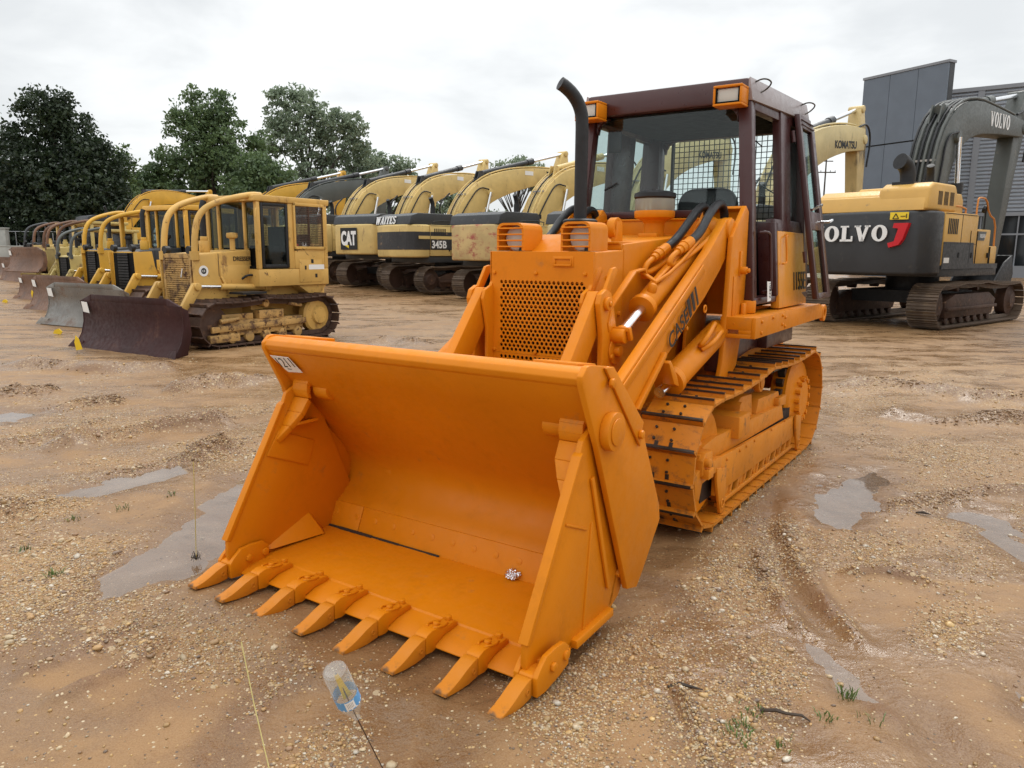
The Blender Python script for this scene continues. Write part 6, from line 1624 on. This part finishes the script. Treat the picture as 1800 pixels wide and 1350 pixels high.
tree(72, 460, [(440,290,36,26),(470,310,38,30),(425,330,46,30),(500,318,24,26),(455,345,60,26),(520,345,28,20)], 'low bushy dark green tree between the two tall trees', LEAF[1], 12000, .19, .38, 4)
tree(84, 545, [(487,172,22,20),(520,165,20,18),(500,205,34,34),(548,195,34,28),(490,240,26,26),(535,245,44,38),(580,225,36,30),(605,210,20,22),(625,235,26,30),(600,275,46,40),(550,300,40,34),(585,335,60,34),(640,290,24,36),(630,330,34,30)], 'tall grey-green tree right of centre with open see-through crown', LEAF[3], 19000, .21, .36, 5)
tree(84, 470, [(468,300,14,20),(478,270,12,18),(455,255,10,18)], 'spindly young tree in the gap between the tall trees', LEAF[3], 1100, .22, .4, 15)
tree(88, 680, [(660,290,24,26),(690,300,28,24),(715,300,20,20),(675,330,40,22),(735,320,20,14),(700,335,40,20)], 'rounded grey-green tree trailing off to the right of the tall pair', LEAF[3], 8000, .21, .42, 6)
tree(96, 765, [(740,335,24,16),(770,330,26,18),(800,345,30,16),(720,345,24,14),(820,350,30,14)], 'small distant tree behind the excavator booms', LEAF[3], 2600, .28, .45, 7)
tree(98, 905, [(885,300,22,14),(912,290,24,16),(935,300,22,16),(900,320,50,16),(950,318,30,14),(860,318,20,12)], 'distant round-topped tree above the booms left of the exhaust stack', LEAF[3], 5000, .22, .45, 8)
tree(96, 620, [(560,380,60,40),(640,375,50,40),(700,390,50,40),(770,390,60,36),(850,395,60,36)], 'low haze-tinted tree mass behind the excavators', LEAF[3], 6000, .32, .6, 9)
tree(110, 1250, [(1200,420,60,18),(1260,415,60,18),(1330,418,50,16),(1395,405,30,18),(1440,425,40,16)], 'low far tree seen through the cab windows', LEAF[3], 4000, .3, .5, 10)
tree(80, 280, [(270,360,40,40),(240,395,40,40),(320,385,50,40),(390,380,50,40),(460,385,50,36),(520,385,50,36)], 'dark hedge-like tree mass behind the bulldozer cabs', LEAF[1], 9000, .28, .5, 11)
tree(78, -40, [(-40,330,50,90),(-60,420,60,50)], 'dark tree beyond the left edge', LEAF[0], 4000, .3, .5, 12)

# ---- buildings on the right: dark panel screen and ribbed facade with glazed ground floor
panel_grey = paint('blue_grey_panel', (.125,.15,.185), .45, .05); rib_grey = paint('ribbed_metal', (.26,.285,.32), .42, .05); trim = paint('grey_trim', (.22,.23,.25), .45, .05)
pr = at_y(1671, 109, 44); dirp = Vector((-.49,.87,0)).normalized()
r = rayp(1521, 142); kx = (pr.x*r.y-pr.y*r.x)/(dirp.y*r.x-dirp.x*r.y); plf = pr + dirp*kx
Lp = kx; hp = pr.z
bl = tag(empty('panel_screen', (pr.x, pr.y, 0), math.atan2(dirp.y, dirp.x)), 'tall blue-grey panelled screen wall with a slanting top beside the ribbed building', 'wall')
hl_ = at_y(1521, 142, plf.y).z
b = MB(); pw = Lp/3
for i in range(3):
    for (z0, z1) in ((.0,.335),(.34,.675),(.68,1.0)):
        x0, x1 = i*pw+.012, (i+1)*pw-.012
        f = lambda x, z: (hp+(hl_-hp)*x/Lp)*z
        b.hexa([(x0,0,f(x0,z0)+.012),(x1,0,f(x1,z0)+.012),(x1,.12,f(x1,z0)+.012),(x0,.12,f(x0,z0)+.012),(x0,0,f(x0,z1)-.012),(x1,0,f(x1,z1)-.012),(x1,.12,f(x1,z1)-.012),(x0,.12,f(x0,z1)-.012)])
b.build('panel', panel_grey, bl)
b = MB(); b.hexa([(0,-.45,0),(Lp,-.45,0),(Lp,-.004,0),(0,-.004,0),(0,-.45,hp-.02),(Lp,-.45,hl_-.02),(Lp,-.004,hl_-.02),(0,-.004,hp-.02)]); b.build('core', M['charcoal'], bl)
b = MB(); b.hexa([(-.05,-.5,hp),(Lp+.05,-.5,hl_),(Lp+.05,.16,hl_),(-.05,.16,hp),(-.05,-.5,hp+.14),(Lp+.05,-.5,hl_+.14),(Lp+.05,.16,hl_+.14),(-.05,.16,hp+.14)]); b.build('coping', trim, bl)
wl0 = at_y(1660, 160, 48); dw = Vector((.83,-.56,0)).normalized(); hw_ = wl0.z
bd = tag(empty('ribbed_building', (wl0.x, wl0.y, 0), math.atan2(dw.y, dw.x)), 'grey building with horizontally ribbed metal front and dark glazed ground floor at the right edge', 'building')
b = MB(); z = 4.35; prof = []
while z < hw_-.2:
    prof += [(0,z),(-.07,z+.05),(-.07,z+.13),(0,z+.18)]; z += .22
L0, L1 = -1.2, 20
n = len(prof); vs = [(L0, y, zz) for y, zz in prof]+[(L1, y, zz) for y, zz in prof]
b.add(vs, [(i, i+n, i+n+1, i+1) for i in range(n-1)]); b.build('ribbed_cladding', rib_grey, bd, smooth=False)
b = MB(); b.box(L0,L1,.02,9,4.3,hw_-.1); b.build('wall', trim, bd)
b = MB(); b.box(L0-.05,L1,-.14,9,hw_-.2,hw_+.02); b.build('coping', trim, bd)
b = MB(); b.box(L0,L1,-.1,.0,4.12,4.34); b.box(L0,L1,-.06,.02,3.0,3.1); b.box(L0,L1,-.5,.02,0,1.2)
for k_ in range(16): b.box(L0+k_*1.9,L0+k_*1.9+.07,-.05,.02,1.2,4.12)
b.box(1.8,2.15,-.12,0,4.3,hw_)
fr = b.build('window_frame', trim, bd)
gmat, nt, bs, out = newmat('shop_glass'); setc(bs,(.012,.014,.016)); bs.inputs['Roughness'].default_value=.06
b = MB(); b.box(L0,L1,.03,.06,.9,4.2); b.build('window', gmat, bd, smooth=False)

# ---- utility pole, chain-link fence, low walls at the far left
D = 115; p = at_y(1453, 278, D); t = tag(empty('utility_pole', (p.x, D, 0)), 'thin distant utility pole between the loader cab and the grey panels', 'pole')
b = MB(); b.cyl((0,0,0),(0,0,p.z),.15,.10,10); b.build('post', bark, t)
b = MB(); za = at_y(1453,303,D).z; b.box(-1.5,1.5,-.06,.06,za-.08,za+.08); b.box(-1.0,1.0,-.05,.05,p.z-.5,p.z-.36); b.build('crossarm', bark, t)
b = MB()
for x in (-1.4,-.7,.7,1.4): b.cyl((x,0,za+.08),(x,0,za+.3),.05,n=8)
b.build('insulator', M['charcoal'], t)
D = 62; zf = gz(0, D); x0 = at_y(9,420,D).x; x1 = at_y(470,420,D).x; zt_ = at_y(30,407,D).z
t = tag(empty('chain_link_fence', (x0, D, zf)), 'galvanised chain-link fence below the dark evergreen at the far left', 'fence')
galv = paint('galvanised_steel', (.35,.36,.37), .45, .1, metallic=.5)
b = MB(); n = int((x1-x0)/3)
for i in range(n+1): b.cyl((i*3+.9,0,0),(i*3+.9,0,zt_-zf),.035,n=8)
b.build('post', galv, t)
b = MB(); b.cyl((0,0,zt_-zf),(x1-x0,0,zt_-zf),.03,n=8); b.build('top_rail', galv, t)
b = MB(); h = zt_-zf-.1
for i in range(int((x1-x0)/.22)):
    x = i*.22
    for s in (1,-1):
        xa_, xb_ = x, x+s*h*.6
        b.bar((xa_,.04*s*.5,.05),(xb_,.04*s*.5,h),.010,.010,(0,1,0))
b.build('mesh', M['soot'], t, smooth=False)
conc = paint('weathered_concrete', (.36,.36,.33), .8, .12, dirt=(.18,.18,.15), dirt_amt=.2)
D = 58; pl_ = at_y(-120,433,D); pr_ = at_y(62,433,D); b = MB(); b.box(pl_.x,pr_.x,D,D+.25,gz(0,D)-.3,pl_.z); b.box(pl_.x-.02,pr_.x+.02,D-.04,D+.29,pl_.z+.003,pl_.z+.08)
tag(b.build('concrete_wall', conc, bevel=.02), 'low pale concrete wall in front of the fence at the far left', 'wall')
D = 60.5; pl_ = at_y(-90,402,D); pr_ = at_y(8,402,D); b = MB(); b.box(pl_.x,pr_.x,D,D+.5,gz(0,D)-.3,pl_.z); b.box(pl_.x-.05,pr_.x+.05,D-.05,D+.55,pl_.z+.003,pl_.z+.12)
tag(b.build('block_hut', conc, bevel=.02), 'pale block hut corner at the extreme left edge by the fence', 'hut')

# ================================================================== light, sky, camera
SUN_EL, SUN_AZ = R(52), R(28)
w = bpy.data.worlds.new('World'); scene.world = w; w.use_nodes = True
nt = w.node_tree; nt.nodes.clear()
out = nt.nodes.new('ShaderNodeOutputWorld'); bg = nt.nodes.new('ShaderNodeBackground')
sky = nt.nodes.new('ShaderNodeTexSky'); sky.sky_type = 'NISHITA'; sky.sun_disc = False; sky.sun_elevation = SUN_EL; sky.sun_rotation = SUN_AZ
tc = nt.nodes.new('ShaderNodeTexCoord'); gen = tc.outputs['Generated']
mp = N(nt, 'ShaderNodeMapping'); mp.inputs['Scale'].default_value = (1,1,2.6); nt.links.new(gen, mp.inputs[0])
n1 = noise(nt, mp.outputs[0], 2.1, 6, .55, .35); n2 = noise(nt, mp.outputs[0], 5.5, 5, .5, .3)
cl = math_(nt, 'ADD', math_(nt, 'MULTIPLY', n1, .7), math_(nt, 'MULTIPLY', n2, .3))
sx = N(nt, 'ShaderNodeSeparateXYZ'); nt.links.new(gen, sx.inputs[0])
STR = .10
def sc(c, k): return tuple(x*k/STR for x in c)
cloud = mixc(nt, ramp(nt, cl, .38, .60), sc((.68,.70,.71),1.0), sc((.90,.915,.915),1.0))
zen = ramp(nt, sx.outputs[2], .25, .9, 1.0, 2.1)
cloud2 = mixc(nt, 1.0, cloud, zen, 'MULTIPLY')
skyc = mixc(nt, .94, sky.outputs[0], cloud2)
nt.links.new(skyc, bg.inputs[0]); bg.inputs[1].default_value = STR
nt.links.new(bg.outputs[0], out.inputs[0])
sl = bpy.data.lights.new('sun', 'SUN'); sl.energy = .9; sl.angle = R(14); sl.color = (1,.965,.91)
so = bpy.data.objects.new('sun', sl); link(so)
sd = Vector((math.sin(SUN_AZ)*math.cos(SUN_EL), math.cos(SUN_AZ)*math.cos(SUN_EL), math.sin(SUN_EL)))
so.rotation_euler = sd.to_track_quat('Z', 'Y').to_euler(); so.location = (0,0,30)
cam = bpy.data.cameras.new('camera'); cam.sensor_fit = 'HORIZONTAL'; cam.sensor_width = 36; cam.lens = FPX/1800*36; cam.clip_start = .05; cam.clip_end = 2000
co_ = link(bpy.data.objects.new('camera', cam))
co_.matrix_world = Matrix(((RT.x,UP.x,-FW.x,EYE.x),(RT.y,UP.y,-FW.y,EYE.y),(RT.z,UP.z,-FW.z,EYE.z),(0,0,0,1)))
scene.camera = co_
vs_ = scene.view_settings; vs_.view_transform = 'Standard'; vs_.look = 'None'; vs_.exposure = .28; vs_.gamma = 1; vs_.use_curve_mapping = False
scene.render.resolution_x = 1024; scene.render.resolution_y = 768
scene.cycles.transparent_max_bounces = 24; scene.cycles.max_bounces = 8
